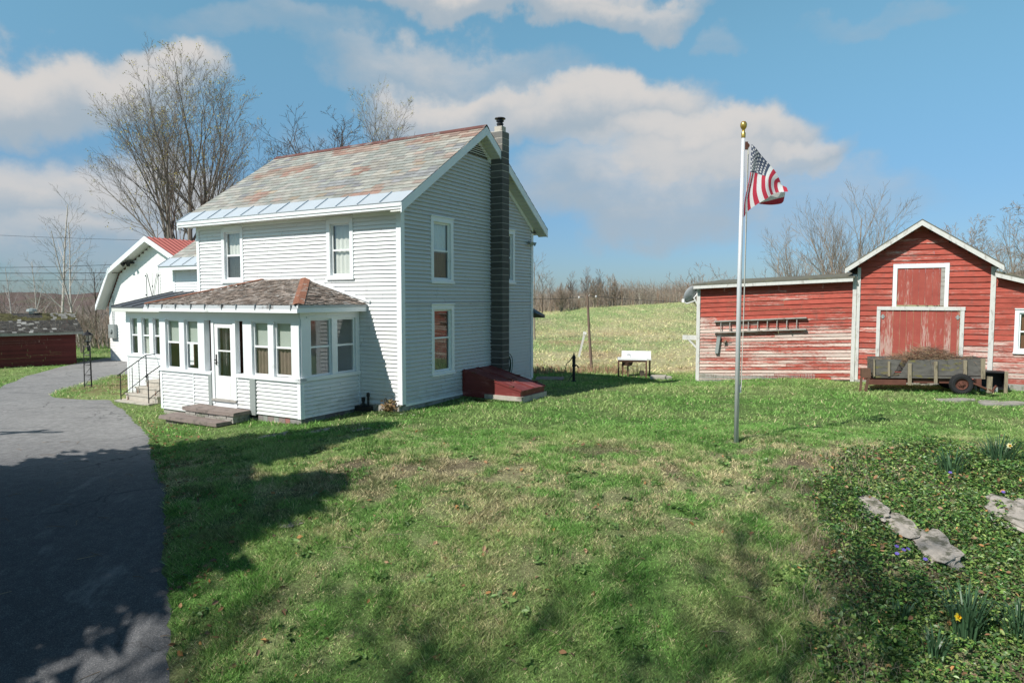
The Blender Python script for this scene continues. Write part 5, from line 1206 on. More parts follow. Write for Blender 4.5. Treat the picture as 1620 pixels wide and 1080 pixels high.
# ------------------------------------------------------------------ bare trees
def grow(seed,Ht,r0,style):
    """bare tree at the origin; returns trunk MB and crown MB. style: dict"""
    rg=random.Random(seed); T=MB(); Cn=MB(); buds=[]
    tips=style.get('rmin',.008); maxlev=style.get('lev',4); col=style.get('col',(.14,.115,.10))
    def branch(p,d,L,r,lev,az0):
        n=6 if lev<2 else (4 if lev<4 else 3); pts=[p.copy()];rad=[r];q_=p.copy();dd=d.copy(); st=L/n
        wob=style['wob']*(1 if lev else .4)
        ds=[]
        for i in range(n):
            dd=(dd+Vector((rg.gauss(0,wob),rg.gauss(0,wob),rg.gauss(0,wob)*.6+style['up']*(.6 if lev<2 else 1)))).normalized()
            q_=q_+dd*st; pts.append(q_.copy()); ds.append(dd.copy()); rad.append(max(tips*.7,r*(1-(i+1)/n*(.72 if lev<3 else .6))))
        s=rg.uniform(.8,1.2); c=tuple(x*s for x in col)
        (T if lev<=1 else Cn).tube(pts,rad,(7,6,4,3,3,3)[min(lev,5)],0,c,cap=False)
        if lev>=maxlev:
            if style.get('bud') and rg.random()<style['bud']: buds.append(q_.copy())
            return
        k=style['kids'][lev]; k=max(1,int(k*rg.uniform(.8,1.2)))
        az=az0
        for j in range(k):
            t=style['from'][lev]+(1-style['from'][lev])*(j+rg.random())/k
            f=t*n; i=min(int(f),n-1); pp=pts[i].lerp(pts[i+1],f-i); base=ds[i]
            az+=2.4+rg.uniform(-.5,.5); an=R(style['ang'][lev]*rg.uniform(.65,1.3))
            o=base.orthogonal().normalized(); o2=base.cross(o)
            nd=(base*math.cos(an)+(o*math.cos(az)+o2*math.sin(az))*math.sin(an)).normalized()
            rr=max(tips,(rad[i]*(1-(f-i))+rad[i+1]*(f-i))*style['rr'][lev])
            branch(pp,nd,L*style['lr'][lev]*(1.12-.55*t)*rg.uniform(.75,1.2),rr,lev+1,rg.uniform(0,6))
    stems=style.get('stems',1)
    for s in range(stems):
        an=R(style.get('fan',0))*(s/(max(1,stems-1))-.5)*2 if stems>1 else 0; az=rg.uniform(0,6.28)
        d=Vector((math.sin(an)+rg.gauss(0,.05),rg.gauss(0,.12) if stems>1 else rg.gauss(0,.03),math.cos(an))).normalized()
        k=1 if s==stems//2 else rg.uniform(.72,.98)
        branch(Vector((rg.uniform(-.1,.1)*(stems>1),rg.uniform(-.1,.1)*(stems>1),-.2)),d,Ht*style['tl']*k,r0*(1 if s==stems//2 else .75),0,rg.uniform(0,6))
    return T,Cn,buds
S_MAPLE=dict(wob=.075,up=.055,kids=(8,8,7,6),ang=(24,30,34,36),lr=(.60,.55,.50,.50),rr=(.62,.58,.55,.6),tl=.88,lev=4,rmin=.0085,bud=.11,stems=4,fan=13,col=(.20,.175,.155))
S_MAPLE['from']=(.3,.25,.2,.2)
S_SPREAD=dict(wob=.11,up=.03,kids=(9,8,6,5),ang=(40,40,40,40),lr=(.58,.55,.52,.5),rr=(.6,.6,.55,.6),tl=.75,lev=4,rmin=.012,col=(.10,.075,.06)); S_SPREAD['from']=(.35,.25,.2,.2)
S_BROOM=dict(wob=.07,up=.05,kids=(8,6,5),ang=(24,28,30),lr=(.6,.55,.5),rr=(.6,.6,.6),tl=.9,lev=3,rmin=.010,stems=5,fan=24,col=(.25,.21,.17)); S_BROOM['from']=(.15,.2,.2)
S_TALL=dict(wob=.07,up=.03,kids=(14,7,5),ang=(38,36,36),lr=(.42,.5,.5),rr=(.45,.5,.6),tl=.95,lev=3,rmin=.009,col=(.20,.165,.135)); S_TALL['from']=(.22,.2,.2)
S_BIRCH=dict(wob=.055,up=.02,kids=(11,5,4),ang=(42,38,36),lr=(.30,.5,.5),rr=(.38,.5,.6),tl=.97,lev=3,rmin=.007,col=(.36,.33,.31)); S_BIRCH['from']=(.25,.2,.2)
S_BUSH=dict(wob=.10,up=.03,kids=(6,5,4),ang=(30,32,34),lr=(.6,.55,.5),rr=(.6,.6,.6),tl=.85,lev=3,rmin=.010,stems=7,fan=38,col=(.23,.17,.14)); S_BUSH['from']=(.15,.2,.2)
PROT={}
def proto(key,seed,Ht,r0,style,bark):
    g_=grow(seed,Ht,r0,style); a=np.array(g_[1].v); PROT[key]=(g_,bark,float(a[:,2].max()*.985)); print(key,PROT[key][2],np.percentile(np.abs(a[:,0]),98),len(g_[1].f))
def place_tree(key,name,label,x,y,Ht,rz=0,group=None,first={},wx=1.,lean=0.):
    (T,Cn,buds),bark,h0=PROT[key]
    s=Ht/h0; t=thing(name,label,'tree',(x,y,Hs(x,y)-.05),rz,group); t.scale=(s*wx,s*wx,s); t.rotation_euler=(0,lean,rz)
    if key not in first:
        tm=T.build('trunk',M[bark],None); cm=Cn.build('crown',M['twigcol'],None,usecol=True); bmsh=None
        if buds:
            V=[];Cc=[];rg=random.Random(4)
            for b in buds:
                for k in range(4):
                    c=b+Vector((rg.gauss(0,.10),rg.gauss(0,.10),rg.gauss(0,.10))); d1=Vector((rg.gauss(0,1),rg.gauss(0,1),rg.gauss(0,1))).normalized()*.055; d2=Vector((rg.gauss(0,1),rg.gauss(0,1),rg.gauss(0,1))).normalized()*.055
                    V+=[c-d1,c-d2,c+d1,c+d2]; m=rg.uniform(.7,1.3); Cc.append((.46*m,.40*m,.13*m))
            bmsh=np_mesh('buds',np.array([tuple(v) for v in V]),4,M['litter'],np.array(Cc))
        first[key]=(tm,cm,bmsh)
        tm.parent=t; cm.parent=t
        if bmsh: bmsh.parent=cm
    else:
        tm,cm,bm_=first[key]
        a=tm.copy(); COL.objects.link(a); a.parent=t; b=cm.copy(); COL.objects.link(b); b.parent=t
        if bm_: c=bm_.copy(); COL.objects.link(c); c.parent=b
    return t
proto('mapleA',101,18.8,.30,S_MAPLE,'bark'); proto('mapleB',105,19,.26,dict(S_MAPLE,stems=1,fan=0,kids=(13,9,7,5),ang=(30,32,34,36)),'bark')
proto('spread',111,18,.26,S_SPREAD,'barkdark'); proto('broom',121,11,.13,S_BROOM,'barklight'); proto('broomb',122,9,.11,S_BROOM,'barklight')
proto('tall',131,10,.12,S_TALL,'barklight'); proto('tallb',132,8,.10,S_TALL,'barkdark'); proto('birch',141,10,.10,S_BIRCH,'birch'); proto('birchb',142,9,.08,S_BIRCH,'birch')
S_HED=dict(S_BROOM,rmin=.022,stems=3,fan=16,col=(.24,.205,.18),kids=(9,6,4)); proto('hedge',171,7,.13,S_HED,'barkdark'); proto('hedgeb',172,7,.12,dict(S_HED,stems=1,fan=0,ang=(34,32,32)),'barkdark'); proto('hedgec',173,5,.10,dict(S_HED,stems=7,fan=36,col=(.29,.225,.18)),'barklight')
proto('bush',151,5,.06,S_BUSH,'barklight'); proto('arch',161,10,.12,dict(S_SPREAD,lev=4,up=.0,col=(.27,.235,.205)),'bark')
X_=lambda px,Yd:(px-810)/FPX*Yd
HT=lambda py,Yd,x: CAMZ+(474-py)/FPX*Yd-Hs(x,Yd)
def T(key,name,label,px,py,Yd,**k):
    x=X_(px,Yd); return place_tree(key,name,label,x,Yd,HT(py,Yd,x),**k)
T('mapleA','bare_maple','huge bare many stemmed tree with yellow buds rising above the white barn',292,92,46,rz=.3,wx=.95)
T('mapleB','bare_maple','big bare single trunked tree behind the left end of the slate roof',345,104,49,rz=1.1,wx=.95)
T('spread','bare_tree','dark bare spreading crown showing over the middle of the slate ridge',527,166,56,rz=.8,wx=1.25)
T('mapleB','bare_tree','thin grey bare crown showing over the slate ridge nearest the chimney',607,140,62,rz=2.6,wx=.75)
T('tall','bare_tree','bare grey tree half hidden by the rear corner of the house',846,386,46,rz=.4)
HG='bare trees along the far edge of the field'
for i,(k,px,py,Yd,lab) in enumerate((('hedgeb',872,434,94,'slim dark bare tree nearest the house in the field hedgerow'),('hedge',902,428,97,'forked dark bare tree in the hedgerow left of the leaning pole'),('hedge',926,420,99,'pale bare many stemmed tree right behind the leaning pole'),('hedgec',888,446,92,'low bare thicket tree left of the pole in the hedgerow'),('hedge',950,424,98,'rounded bare tree in the hedgerow between pole and sink'),('hedgec',968,432,95,'rounded reddish bare bush above the sink in the hedgerow'),('hedgec',940,440,93,'dense low bare bush just right of the pole crossarm'),('hedgeb',858,428,90,'bare grey hedgerow tree touching the house wall edge'))):
    T(k,'hedgerow_tree',lab,px,py,Yd,rz=i*1.3,group=HG,wx=.9 if k!='bush' else 1.1)
BG='bare trees behind the red barn'
for i,(k,px,py,Yd,lab,wx) in enumerate((('bush',1118,413,60,'small rounded bare tree behind the left end of the barn roof',1.25),('tall',1228,372,50,'thin bare tree above the low roof right of the flagpole',1.0),('broomb',1265,348,52,'bare grey branching tree left of the tallest one',1.0),('broom',1350,287,48,'tallest bare broom shaped tree left of the barn gable',1.0),('broom',1312,322,50,'bare many stemmed tree touching the left side of the tallest one',.85),('broomb',1398,340,49,'bare tree tucked against the left slope of the barn gable',.9),('arch',1530,340,45,'bare spreading tree above the right slope of the barn gable',1.0),('bush',1500,352,47,'low bare twiggy tree just right of the barn peak',1.3),('tall',1592,380,40,'thin bare sapling over the right barn wing',.8),('arch',1668,262,35,'bare tree with arching branches at the right edge of the picture',.85),('broomb',1610,330,38,'bare grey stems rising over the right wing roof',.8),('bush',1290,400,46,'low bare shrub showing over the low barn roof',1.2))):
    T(k,'bare_tree',lab,px,py,Yd,rz=i*1.7+.4,group=BG,wx=wx)
LG='white barked trees behind the low shed'
for i,(k,px,py,Yd,lab,ln) in enumerate((('birch',92,296,46,'tallest white barked tree behind the low red shed',-.03),('birchb',112,330,45,'white barked tree close to the right of the tallest one',-.05),('birchb',128,345,44,'leaning white stem between shed and white barn',-.20),('birchb',62,400,50,'short white barked tree left of the tallest one',.05),('birch',20,410,55,'white stem left of the shed roof vent',.02),('tallb',150,405,52,'thin dark bare tree nearest the white barn edge',0),('birchb',40,430,48,'small white leaning stem behind the shed roof',-.3),('bush',128,470,43,'bare grey thicket at the end of the low shed',0),('bush',150,480,47,'bare pale thicket beside the white barn wall',0),('bush',10,440,60,'bare twiggy bush behind the left end of the shed',0),('bush',75,450,58,'bare twiggy bush behind the middle of the shed roof',0))):
    T(k,'birch_tree' if 'birch' in k else 'bare_tree',lab,px,py,Yd,rz=i*2.1,group=LG if 'birch' in k else None,lean=-ln)
# far off brush as one mass
def brush(name,label,n,fx,hmin,hmax,seed,cols):
    g=np.random.default_rng(seed); t=g.random(n); x,y=fx(t,g); z=H(x,y)-.1
    h=(hmin+(hmax-hmin)*g.random(n)**1.3)*(.55+.9*vnoise(x,y,5,seed)); w=.016+.028*g.random(n); lx=g.normal(0,.16,n)*h; ly=g.normal(0,.1,n)*h
    b0=np.stack([x-w,y,z],-1);b1=np.stack([x+w,y,z],-1);tp=np.stack([x+lx,y+ly,z+h],-1)
    m0=np.stack([x+lx*.45,y+ly*.4,z+h*.5],-1)
    V=[np.stack([b0,b1,tp],1)]
    for k in range(5):
        f=.3+.6*g.random(n); p=np.stack([x+lx*f,y+ly*f,z+h*f],-1); d=np.stack([g.normal(0,.28,n)*h*.6,g.normal(0,.15,n)*h*.4,h*(.12+.25*g.random(n))],-1); ww=np.stack([w*.5,0*w,w*.3],-1)
        V.append(np.stack([p-ww,p+ww,p+d],1))
    V=np.concatenate(V,0).reshape(-1,3); c=np.array(cols)[g.integers(0,len(cols),n)]*(.7+.6*g.random((n,1))); C=np.tile(c,(6,1))
    o=np_mesh(name,V,3,M['twigcol'],C); tag(o,label,'woods',kind='stuff'); return o
BC=[(.27,.225,.18),(.33,.28,.23),(.20,.165,.14),(.31,.215,.155),(.37,.32,.27)]
brush('woods','reddish brown bare brush along the far edge of the field',6500,lambda t,g:((-6+t*52),92+t*6+g.random(t.size)**1.5*24),1.3,2.7,5,BC)
brush('woods','grey brown bare brush in the hollow behind the low shed',5200,lambda t,g:((lambda yy:((-60+t*330)-810)/FPX*yy)(52+0*t) + g.normal(0,1,t.size),46+g.random(t.size)*50),1.2,2.6,6,BC+[(.09,.10,.05),(.34,.30,.27)])
brush('undergrowth','dry reddish weeds at the lawn edge behind the hand pump',900,lambda t,g:(-1.5+t*6.4,28.6+g.random(t.size)*1.3-t*.5),.08,.34,7,[(.40,.24,.16),(.46,.34,.2),(.34,.25,.14),(.25,.30,.12)])
# evergreens and a bare tree out of the frame whose shade falls on the lawn
def conifer(seed,Ht,Rb,x,y,label,n=8000):
    g=np.random.default_rng(seed); mb=MB(); mb.tube([(0,0,-.3),(0,0,Ht*.95)],[.22,.03],8)
    t=thing('evergreen_tree',label,'tree',(x,y,Hs(x,y)),seed*.7,'evergreens beside the drive'); mb.build('trunk',M['barkdark'],t)
    u=g.random(n)**.75; h=Ht*(.08+.90*u); rr=Rb*(1-u)**.65*(.92+.12*np.sin(u*23+seed))*g.random(n)**.72*np.exp(g.normal(0,.16,n))+.10; a=g.random(n)*6.283
    p=np.stack([rr*np.cos(a),rr*np.sin(a),h-rr*.22],-1); d=np.stack([np.cos(a),np.sin(a),-.25+0*a],-1)*(.30+.35*g.random((n,1))); s=np.stack([-np.sin(a),np.cos(a),g.normal(0,.3,n)],-1)*(.10+.12*g.random((n,1)))
    V=np.stack([p-s,p+d,p+s],1).reshape(-1,3); c=np.array([.035,.06,.028])*(.7+.7*g.random((n,1)))
    o=np_mesh('crown',V,3,M['needle'],c); o.parent=t
conifer(3,12.6,3.1,-12.2,8.2,'tallest dark evergreen beside the drive, casting the longest shade',5600)
conifer(4,12.4,3.3,-11.3,4.4,'middle dark evergreen beside the drive',3900)
conifer(6,12.4,2.8,-13.2,4.9,'evergreen with a narrow top between the two tallest ones',3600)
conifer(5,11.0,3.5,-10.7,.5,'shortest dark evergreen beside the drive')
place_tree('mapleB','bare_tree','bare shade tree standing left of the viewer',-10.6,-2.6,17,rz=.5,wx=.8)
S_SH=dict(S_SPREAD,rmin=.034,wob=.13,kids=(10,8,7,5),col=(.16,.13,.11)); S_SH['from']=(.3,.2,.15,.15)
proto('shade',181,20,.30,S_SH,'bark')
SHG='tall bare trees behind the viewer'
for i,(x,y,h,rz,w_,lab) in enumerate(((-13.4,-3.6,17.5,.3,.75,'tall bare tree farthest left behind the viewer'),(-9.6,-6.0,23,1.7,.7,'tall bare tree in the middle of the three behind the viewer'),(-6.4,-7.0,22,2.9,.7,'tall bare tree farthest right behind the viewer'))): place_tree('shade','bare_tree',lab,x,y,h,rz=rz,group=SHG,wx=w_)
# ------------------------------------------------------------------ grass
def outside(x,y):
    a=(x-CX)*EA[0]+(y-CY)*EA[1]; b=(x-CX)*EB[0]+(y-CY)*EB[1]
    m=~((a>-8.2)&(a<.03)&(b>-.02)&(b<7))
    m&=~((a>-7.0)&(a<-1.42)&(b>-2.05)&(b<.1)); m&=~((a>-12.5)&(a<-8)&(b>.1)&(b<7.2)); m&=~((a>0)&(a<1.95)&(b>2.7)&(b<4.15)); m&=~((a>4.1)&(a<19)&(b>12.85))
    m&=~((a>-10.85)&(a<-8.9)&(b>-1.25)&(b<.1)); m&=~((a>-5.8)&(a<-3.2)&(b>-3.0)&(b<-2.05))
    return m
DRP=[(x,y) for x,y in resample(RE,90)]+[(x,y) for x,y in LE[::-1]]
GC=[(6.1,12.2),(5.3,11.2),(4.65,9.9),(4.1,8.7),(3.7,7.6),(3.5,6.7),(3.3,5.5),(10,5.5),(13,12.2),(9.5,12.4),(7.4,12.35)]
def frustum(n,y0,y1,g):
    # area-uniform in the wedge seen by the lens plus a margin
    y=np.sqrt(y0**2+(y1**2-y0**2)*g.random(n)); x=(g.random(n)*2-1)*(.80*y+.9); return x,y
def blades(name,label,n,y0,y1,hm,wm,seed,extra=None,gcskip=True):
    g=np.random.default_rng(seed); x,y=frustum(n,y0,y1,g)
    if extra is not None: x,y=extra(g,n)
    isl=inpoly(x,y,ISL)
    k=outside(x,y)&(~inpoly(x-.20*g.random(x.size)**2.5,y,DRP)|isl)
    if gcskip: k&=~(inpoly(x,y,GC)&(g.random(x.size)<.80))
    x,y,isl=x[k],y[k],isl[k]
    col,dead,field=zone(x,y); N=x.size
    cl=fbm(x,y,.45,51,3)
    keep=g.random(N)<np.clip(1.05-.55*dead,.3,1)*(.45+.9*smooth((cl-.30)/.3)); x,y,isl,col,dead,field,cl=[q_[keep] for q_ in (x,y,isl,col,dead,field,cl)]; N=x.size
    h=hm*(.55+.9*g.random(N))*(.55+1.0*smooth((cl-.35)/.35))*(1-.45*dead)*(1+.5*field); w=wm*(.6+.8*g.random(N))
    a=g.random(N)*6.283; lean=h*(.45+1.2*g.random(N)); la=g.random(N)*6.283
    z=H(x,y)-.006+isl*.06
    ca,sa=np.cos(a)*w,np.sin(a)*w
    b0=np.stack([x-ca,y-sa,z],-1);b1=np.stack([x+ca,y+sa,z],-1)
    tp=np.stack([x+np.cos(la)*lean,y+np.sin(la)*lean,z+h],-1)
    br=(.60+1.85*g.random((N,1))**1.25); dry=(g.random(N)<(.06+.5*dead+.25*field+.15*isl))[:,None]
    c=col*br; c=np.where(dry,np.array([.52,.44,.27])*br,c*np.array([1.0,1.08,.95]))
    V=np.stack([b0,b1,tp],1).reshape(-1,3)
    o=np_mesh(name,V,3,M['blade'],c); tag(o,label,'grass',kind='stuff'); return o
blades('lawn_grass','short patchy grass on the nearest part of the bank',560000,5.2,9.3,.046,.0046,60)
blades('lawn_grass','short patchy grass on the upper bank',520000,9.2,14.6,.050,.0060,61)
blades('lawn_grass','bright even lawn grass before the house and barn',250000,14.5,29,.055,.0095,62)
blades('field_grass','dry yellow green field grass beyond the lawn',300000,27.2,98,.062,.020,63)
# taller tufts
def tufts(name,label,cx,cy,n,hm,spread,seed,cols,per=16,wd=.006):
    g=np.random.default_rng(seed); N=len(cx)*per; ci=np.repeat(np.arange(len(cx)),per)
    x=cx[ci]+g.normal(0,spread,N); y=cy[ci]+g.normal(0,spread,N); h=hm*(.5+.8*g.random(N)); a=g.random(N)*6.283; w=wd*(.6+.8*g.random(N)); la=g.random(N)*6.283; ln=h*(.3+.9*g.random(N)); z=H(x,y)-.01
    b0=np.stack([x-np.cos(a)*w,y-np.sin(a)*w,z],-1);b1=np.stack([x+np.cos(a)*w,y+np.sin(a)*w,z],-1)
    m0=np.stack([x-np.cos(a)*w*.7+np.cos(la)*ln*.35,y-np.sin(a)*w*.7+np.sin(la)*ln*.35,z+h*.75],-1); m1=m0+np.stack([np.cos(a)*w*1.4,np.sin(a)*w*1.4,0*w],-1)
    tp=np.stack([x+np.cos(la)*ln,y+np.sin(la)*ln,z+h],-1)
    V=np.concatenate([np.stack([b0,b1,m1],1),np.stack([b0,m1,m0],1),np.stack([m0,m1,tp],1)],0).reshape(-1,3)
    c=np.array(cols)[g.integers(0,len(cols),N)]*(.7+.6*g.random((N,1))); o=np_mesh(name,V,3,M['blade'],np.tile(c,(3,1))); tag(o,label,'grass',kind='stuff'); return o
g=np.random.default_rng(71); tx,ty=frustum(2600,5.4,15,g); k=outside(tx,ty)&~inpoly(tx,ty,DRP)&~inpoly(tx,ty,GC)&(fbm(tx,ty,.8,91)>.52); tx,ty=tx[k],ty[k]
tufts('grass_tufts','taller dark green tufts scattered through the lawn',tx,ty,0,.085,.05,72,[(.10,.22,.05),(.13,.26,.06),(.18,.29,.09)],per=22)
P_=np.array(GC[:7]); tt=g.random(210)*5.99; i_=tt.astype(int); f_=(tt-i_)[:,None]; q_=P_[i_]*(1-f_)+P_[i_+1]*f_
tufts('dry_grass','long pale dry grass at the left edge of the ground cover',q_[:,0]+g.normal(.05,.34,210),q_[:,1]+g.normal(0,.3,210),0,.15,.07,73,[(.55,.46,.31),(.44,.36,.24),(.30,.24,.16)],per=12,wd=.004)
# ------------------------------------------------------------------ dead leaves
def leaves(name,label,x,y,size,seed,cols,lift=.012,up=.55,m='litter',zoff=None,cat='leaves',shape=6):
    g=np.random.default_rng(seed); N=len(x); z=H(x,y)+lift+(zoff if zoff is not None else 0)
    nrm=np.stack([g.normal(0,up,N),g.normal(0,up,N),np.ones(N)],-1); nrm/=np.linalg.norm(nrm,axis=1)[:,None]
    a=g.random(N)*6.283; u=np.stack([np.cos(a),np.sin(a),0*a],-1); u=u-nrm*(u*nrm).sum(1)[:,None]; u/=np.linalg.norm(u,axis=1)[:,None]; v=np.cross(nrm,u)
    s=size*(.45+1.1*g.random(N)**1.3)[:,None]; c=np.stack([x,y,z],-1); fold=(.25*g.random(N)[:,None]+.05)*s*nrm
    base=c-u*s; tip=c+u*s; l1=c+v*s*.52-u*s*.25+fold; l2=c+v*s*.40+u*s*.45+fold; r1=c-v*s*.52-u*s*.25+fold; r2=c-v*s*.40+u*s*.45+fold
    V=np.concatenate([np.stack([base,tip,l2,l1],1),np.stack([base,r1,r2,tip],1)],0).reshape(-1,3)
    cc=np.array(cols)[g.integers(0,len(cols),N)]*(.65+.7*g.random((N,1))); o=np_mesh(name,V,4,M[m],np.tile(cc,(2,1))); tag(o,label,cat,kind='stuff'); return o
g=np.random.default_rng(81)
LC=[(.30,.17,.09),(.24,.13,.07),(.38,.25,.15),(.17,.11,.075),(.42,.22,.09)]
x1,y1=frustum(900,5.6,14.5,g); e=g.random(560); i_=(e*60).astype(int); RP=np.array(resample([p for p in RE if 5<p[1]<18],61)); x2=RP[i_,0]+np.abs(g.normal(.35,.45,560)); y2=RP[i_,1]+g.normal(0,.25,560)
xx=np.r_[x1,x2];yy=np.r_[y1,y2]; k=~inpoly(xx,yy,DRP)&outside(xx,yy); leaves('fallen_leaves','curled brown dead leaves scattered over the lawn',xx[k],yy[k],.034,82,LC,lift=.03,up=.7)
g=np.random.default_rng(171); wx_,wy_=frustum(230,5.6,14,g); k=outside(wx_,wy_)&~inpoly(wx_,wy_,DRP)&~inpoly(wx_,wy_,GC); wx_,wy_=wx_[k],wy_[k]
ci=np.repeat(np.arange(len(wx_)),11); leaves('lawn_weeds','flat rosettes of broad leaved weeds in the lawn',wx_[ci]+g.normal(0,.055,len(ci)),wy_[ci]+g.normal(0,.055,len(ci)),.040,172,[(.12,.22,.06),(.17,.27,.08),(.10,.18,.05)],lift=.03,up=.45,m='leaf',cat='weeds')
mb=MB(); rg=random.Random(77); g=np.random.default_rng(177); tx_,ty_=frustum(170,5.6,15,g)
for x,y in zip(tx_,ty_):
    if not bool(outside(np.array([x]),np.array([y]))[0]): continue
    a=rg.uniform(0,6.28); L=rg.uniform(.08,.38); z=Hs(x,y)+.035; p=Vector((x,y,z)); d=Vector((math.cos(a),math.sin(a),0)); n_=Vector((-d.y,d.x,0)); q_=p+d*L*.5+n_*rg.uniform(-.03,.03)+Vector((0,0,.012)); mb.tube([p,q_,p+d*L],[.0045,.004,.002],4,0,rg.choice([(.22,.16,.11),(.30,.24,.18),(.16,.12,.09)]))
    if rg.random()<.5: mb.tube([q_,q_+(d+n_*.9)*L*.3],[.003,.0015],3,0,(.24,.18,.13))
tag(mb.build('fallen_twigs',M['twigcol'],None,usecol=True),'small bare twigs scattered over the lawn and drive','twigs',kind='stuff')
# ------------------------------------------------------------------ ground cover on the bank
g=np.random.default_rng(91); n=95000
x,y=frustum(n*3,5.4,12.6,g); edge=(fbm(x,y,.7,95,5)-.5); fr_=g.normal(0,.16,x.size)
k=inpoly(x+edge*1.9+fr_,y+edge*1.1+fr_*.6,GC)&(x>0); x,y=x[k],y[k]
d=fbm(x,y,.5,92,3); k=(d>.27)|(g.random(x.size)<.4); x,y,d=x[k],y[k],d[k]
rk=np.minimum(np.minimum(((x-5.25)/.13)**2+((y-9.68)/.29)**2,((x-5.42)/.11)**2+((y-9.22)/.26)**2),((x-5.56)/.17)**2+((y-8.72)/.31)**2); rk2=((x-7.35)/.30)**2+((y-9.35)/.42)**2; k=((rk>1)|(g.random(x.size)<.13))&(rk2>1)|(g.random(x.size)<.02); x,y,d=x[k],y[k],d[k]
big=fbm(x,y,1.1,96,3); hz=.015+(.05+.20*smooth((d-.3)/.35)*smooth((big-.3)/.35))*(.1+.9*g.random(x.size)**.7)
GCC=[(.055,.13,.030),(.075,.17,.042),(.038,.092,.025),(.12,.24,.05),(.19,.30,.07),(.15,.22,.10),(.26,.33,.10)]
leaves('ground_cover','dark glossy green trailing ground cover on the bank',x,y,.024,93,GCC,lift=.0,up=.65,m='leaf',zoff=hz,cat='ground cover')
k=g.random(x.size)<.013; leaves('fallen_leaves','orange brown dead leaves caught in the ground cover',x[k],y[k],.032,94,LC+[(.50,.29,.12)],lift=.03,up=.8,zoff=hz[k])
# ------------------------------------------------------------------ daffodils and small flowers
def daffodil(x,y,n,h,flowers,label,seed,group='daffodil clumps in the ground cover'):
    rg=random.Random(seed); t=thing('daffodil_clump',label,'daffodils',(x,y,Hs(x,y)),0,group); mb=MB()
    for i in range(n):
        a=rg.uniform(0,6.28); r=rg.random()**.7*.10*h/.3; p=Vector((r*math.cos(a),r*math.sin(a),0)); ln=rg.uniform(.1,.55)*h; hh=h*rg.uniform(.6,1.1); w=.009; d=Vector((math.cos(a),math.sin(a),0)); s=Vector((-d.y,d.x,0))*w
        s=Matrix.Rotation(rg.uniform(-.9,.9),3,'Z')@s; m=rg.uniform(.75,1.3); c=(.055*m,.115*m,.055*m)
        k=[(p,1),(p+d*ln*.25+Vector((0,0,hh*.5)),1),(p+d*ln*.65+Vector((0,0,hh*.85)),.9),(p+d*ln*1.1+Vector((0,0,hh*(1 if rg.random()<.7 else .85))),.25)]
        for j in range(3): mb.face([k[j][0]-s*k[j][1],k[j][0]+s*k[j][1],k[j+1][0]+s*k[j+1][1],k[j+1][0]-s*k[j+1][1]],0,c)
    mb.build('leaves',M['leaf'],t,usecol=True)
    for (fx,fy,fz_) in flowers:
        mb=MB(); mb.tube([(fx*.3,fy*.3,0),(fx*.7,fy*.7,fz_*.7),(fx,fy,fz_)],.004,5,0,(.06,.13,.05)); c=Vector((fx,fy-.015,fz_)); ax=Vector((rg.uniform(-.2,.4),-1,.25)).normalized(); u=ax.orthogonal().normalized(); v=ax.cross(u)
        for k in range(6):
            t0=math.pi*k/3; dd=u*math.cos(t0)+v*math.sin(t0); e=u*-math.sin(t0)+v*math.cos(t0); mb.face([c,c+dd*.028+e*.017+ax*.004,c+dd*.052+ax*.008,c+dd*.028-e*.017+ax*.004],0,(.80,.66,.06) if seed%2 else (.82,.78,.45))
        for k in range(10):
            t0=math.pi*k/5;t1=math.pi*(k+1)/5; A=u*math.cos(t0)+v*math.sin(t0);B=u*math.cos(t1)+v*math.sin(t1); mb.face([c+A*.013,c+B*.013,c+B*.019+ax*.03,c+A*.019+ax*.03],0,(.85,.50,.02))
        mb.build('flower',M['litter'],t,usecol=True)
daffodil(7.27,11.0,46,.44,[],'daffodil clump without flowers on the upper left of the ground cover',2)
daffodil(8.3,11.35,90,.54,[(.05,-.14,.42)],'daffodil clump with one pale yellow flower on top of the bank',4)
daffodil(5.03,7.25,95,.48,[(-.17,-.08,.27)],'daffodil clump with one bright yellow flower low on the bank',5)
daffodil(4.50,6.95,36,.30,[],'small daffodil clump left of the yellow flowered one',6)
daffodil(4.42,7.45,24,.25,[],'smallest daffodil clump, half lost in the ground cover',8)
daffodil(5.58,7.2,60,.42,[],'daffodil clump cut by the right edge of the picture',10)
rg=random.Random(44)
for i,(x,y) in enumerate(((4.98,8.55),(5.03,8.48),(5.10,8.5),(5.2,8.3),(7.4,10.0),(7.05,10.7),(4.9,8.4))):
    mb=MB(); c=Vector((0,0,0)); 
    for k in range(5):
        t0=2*math.pi*k/5+i; dd=Vector((math.cos(t0),math.sin(t0),.15)); e=Vector((-math.sin(t0),math.cos(t0),0)); mb.face([c,c+dd*.018+e*.012,c+dd*.026+e*.010,c+dd*.027-e*.008,c+dd*.018-e*.010])
    o=mb.build('periwinkle_flower',M.setdefault('violet',plain('violet_petal',(.14,.10,.42),.1,20,.6)),None); o.location=(x,y,Hs(x,y)+.16); o.rotation_euler=(R(25),R(rg.uniform(-20,20)),0); tag(o,'tiny violet flower in the dark green ground cover','flower','violet flowers in the ground cover')
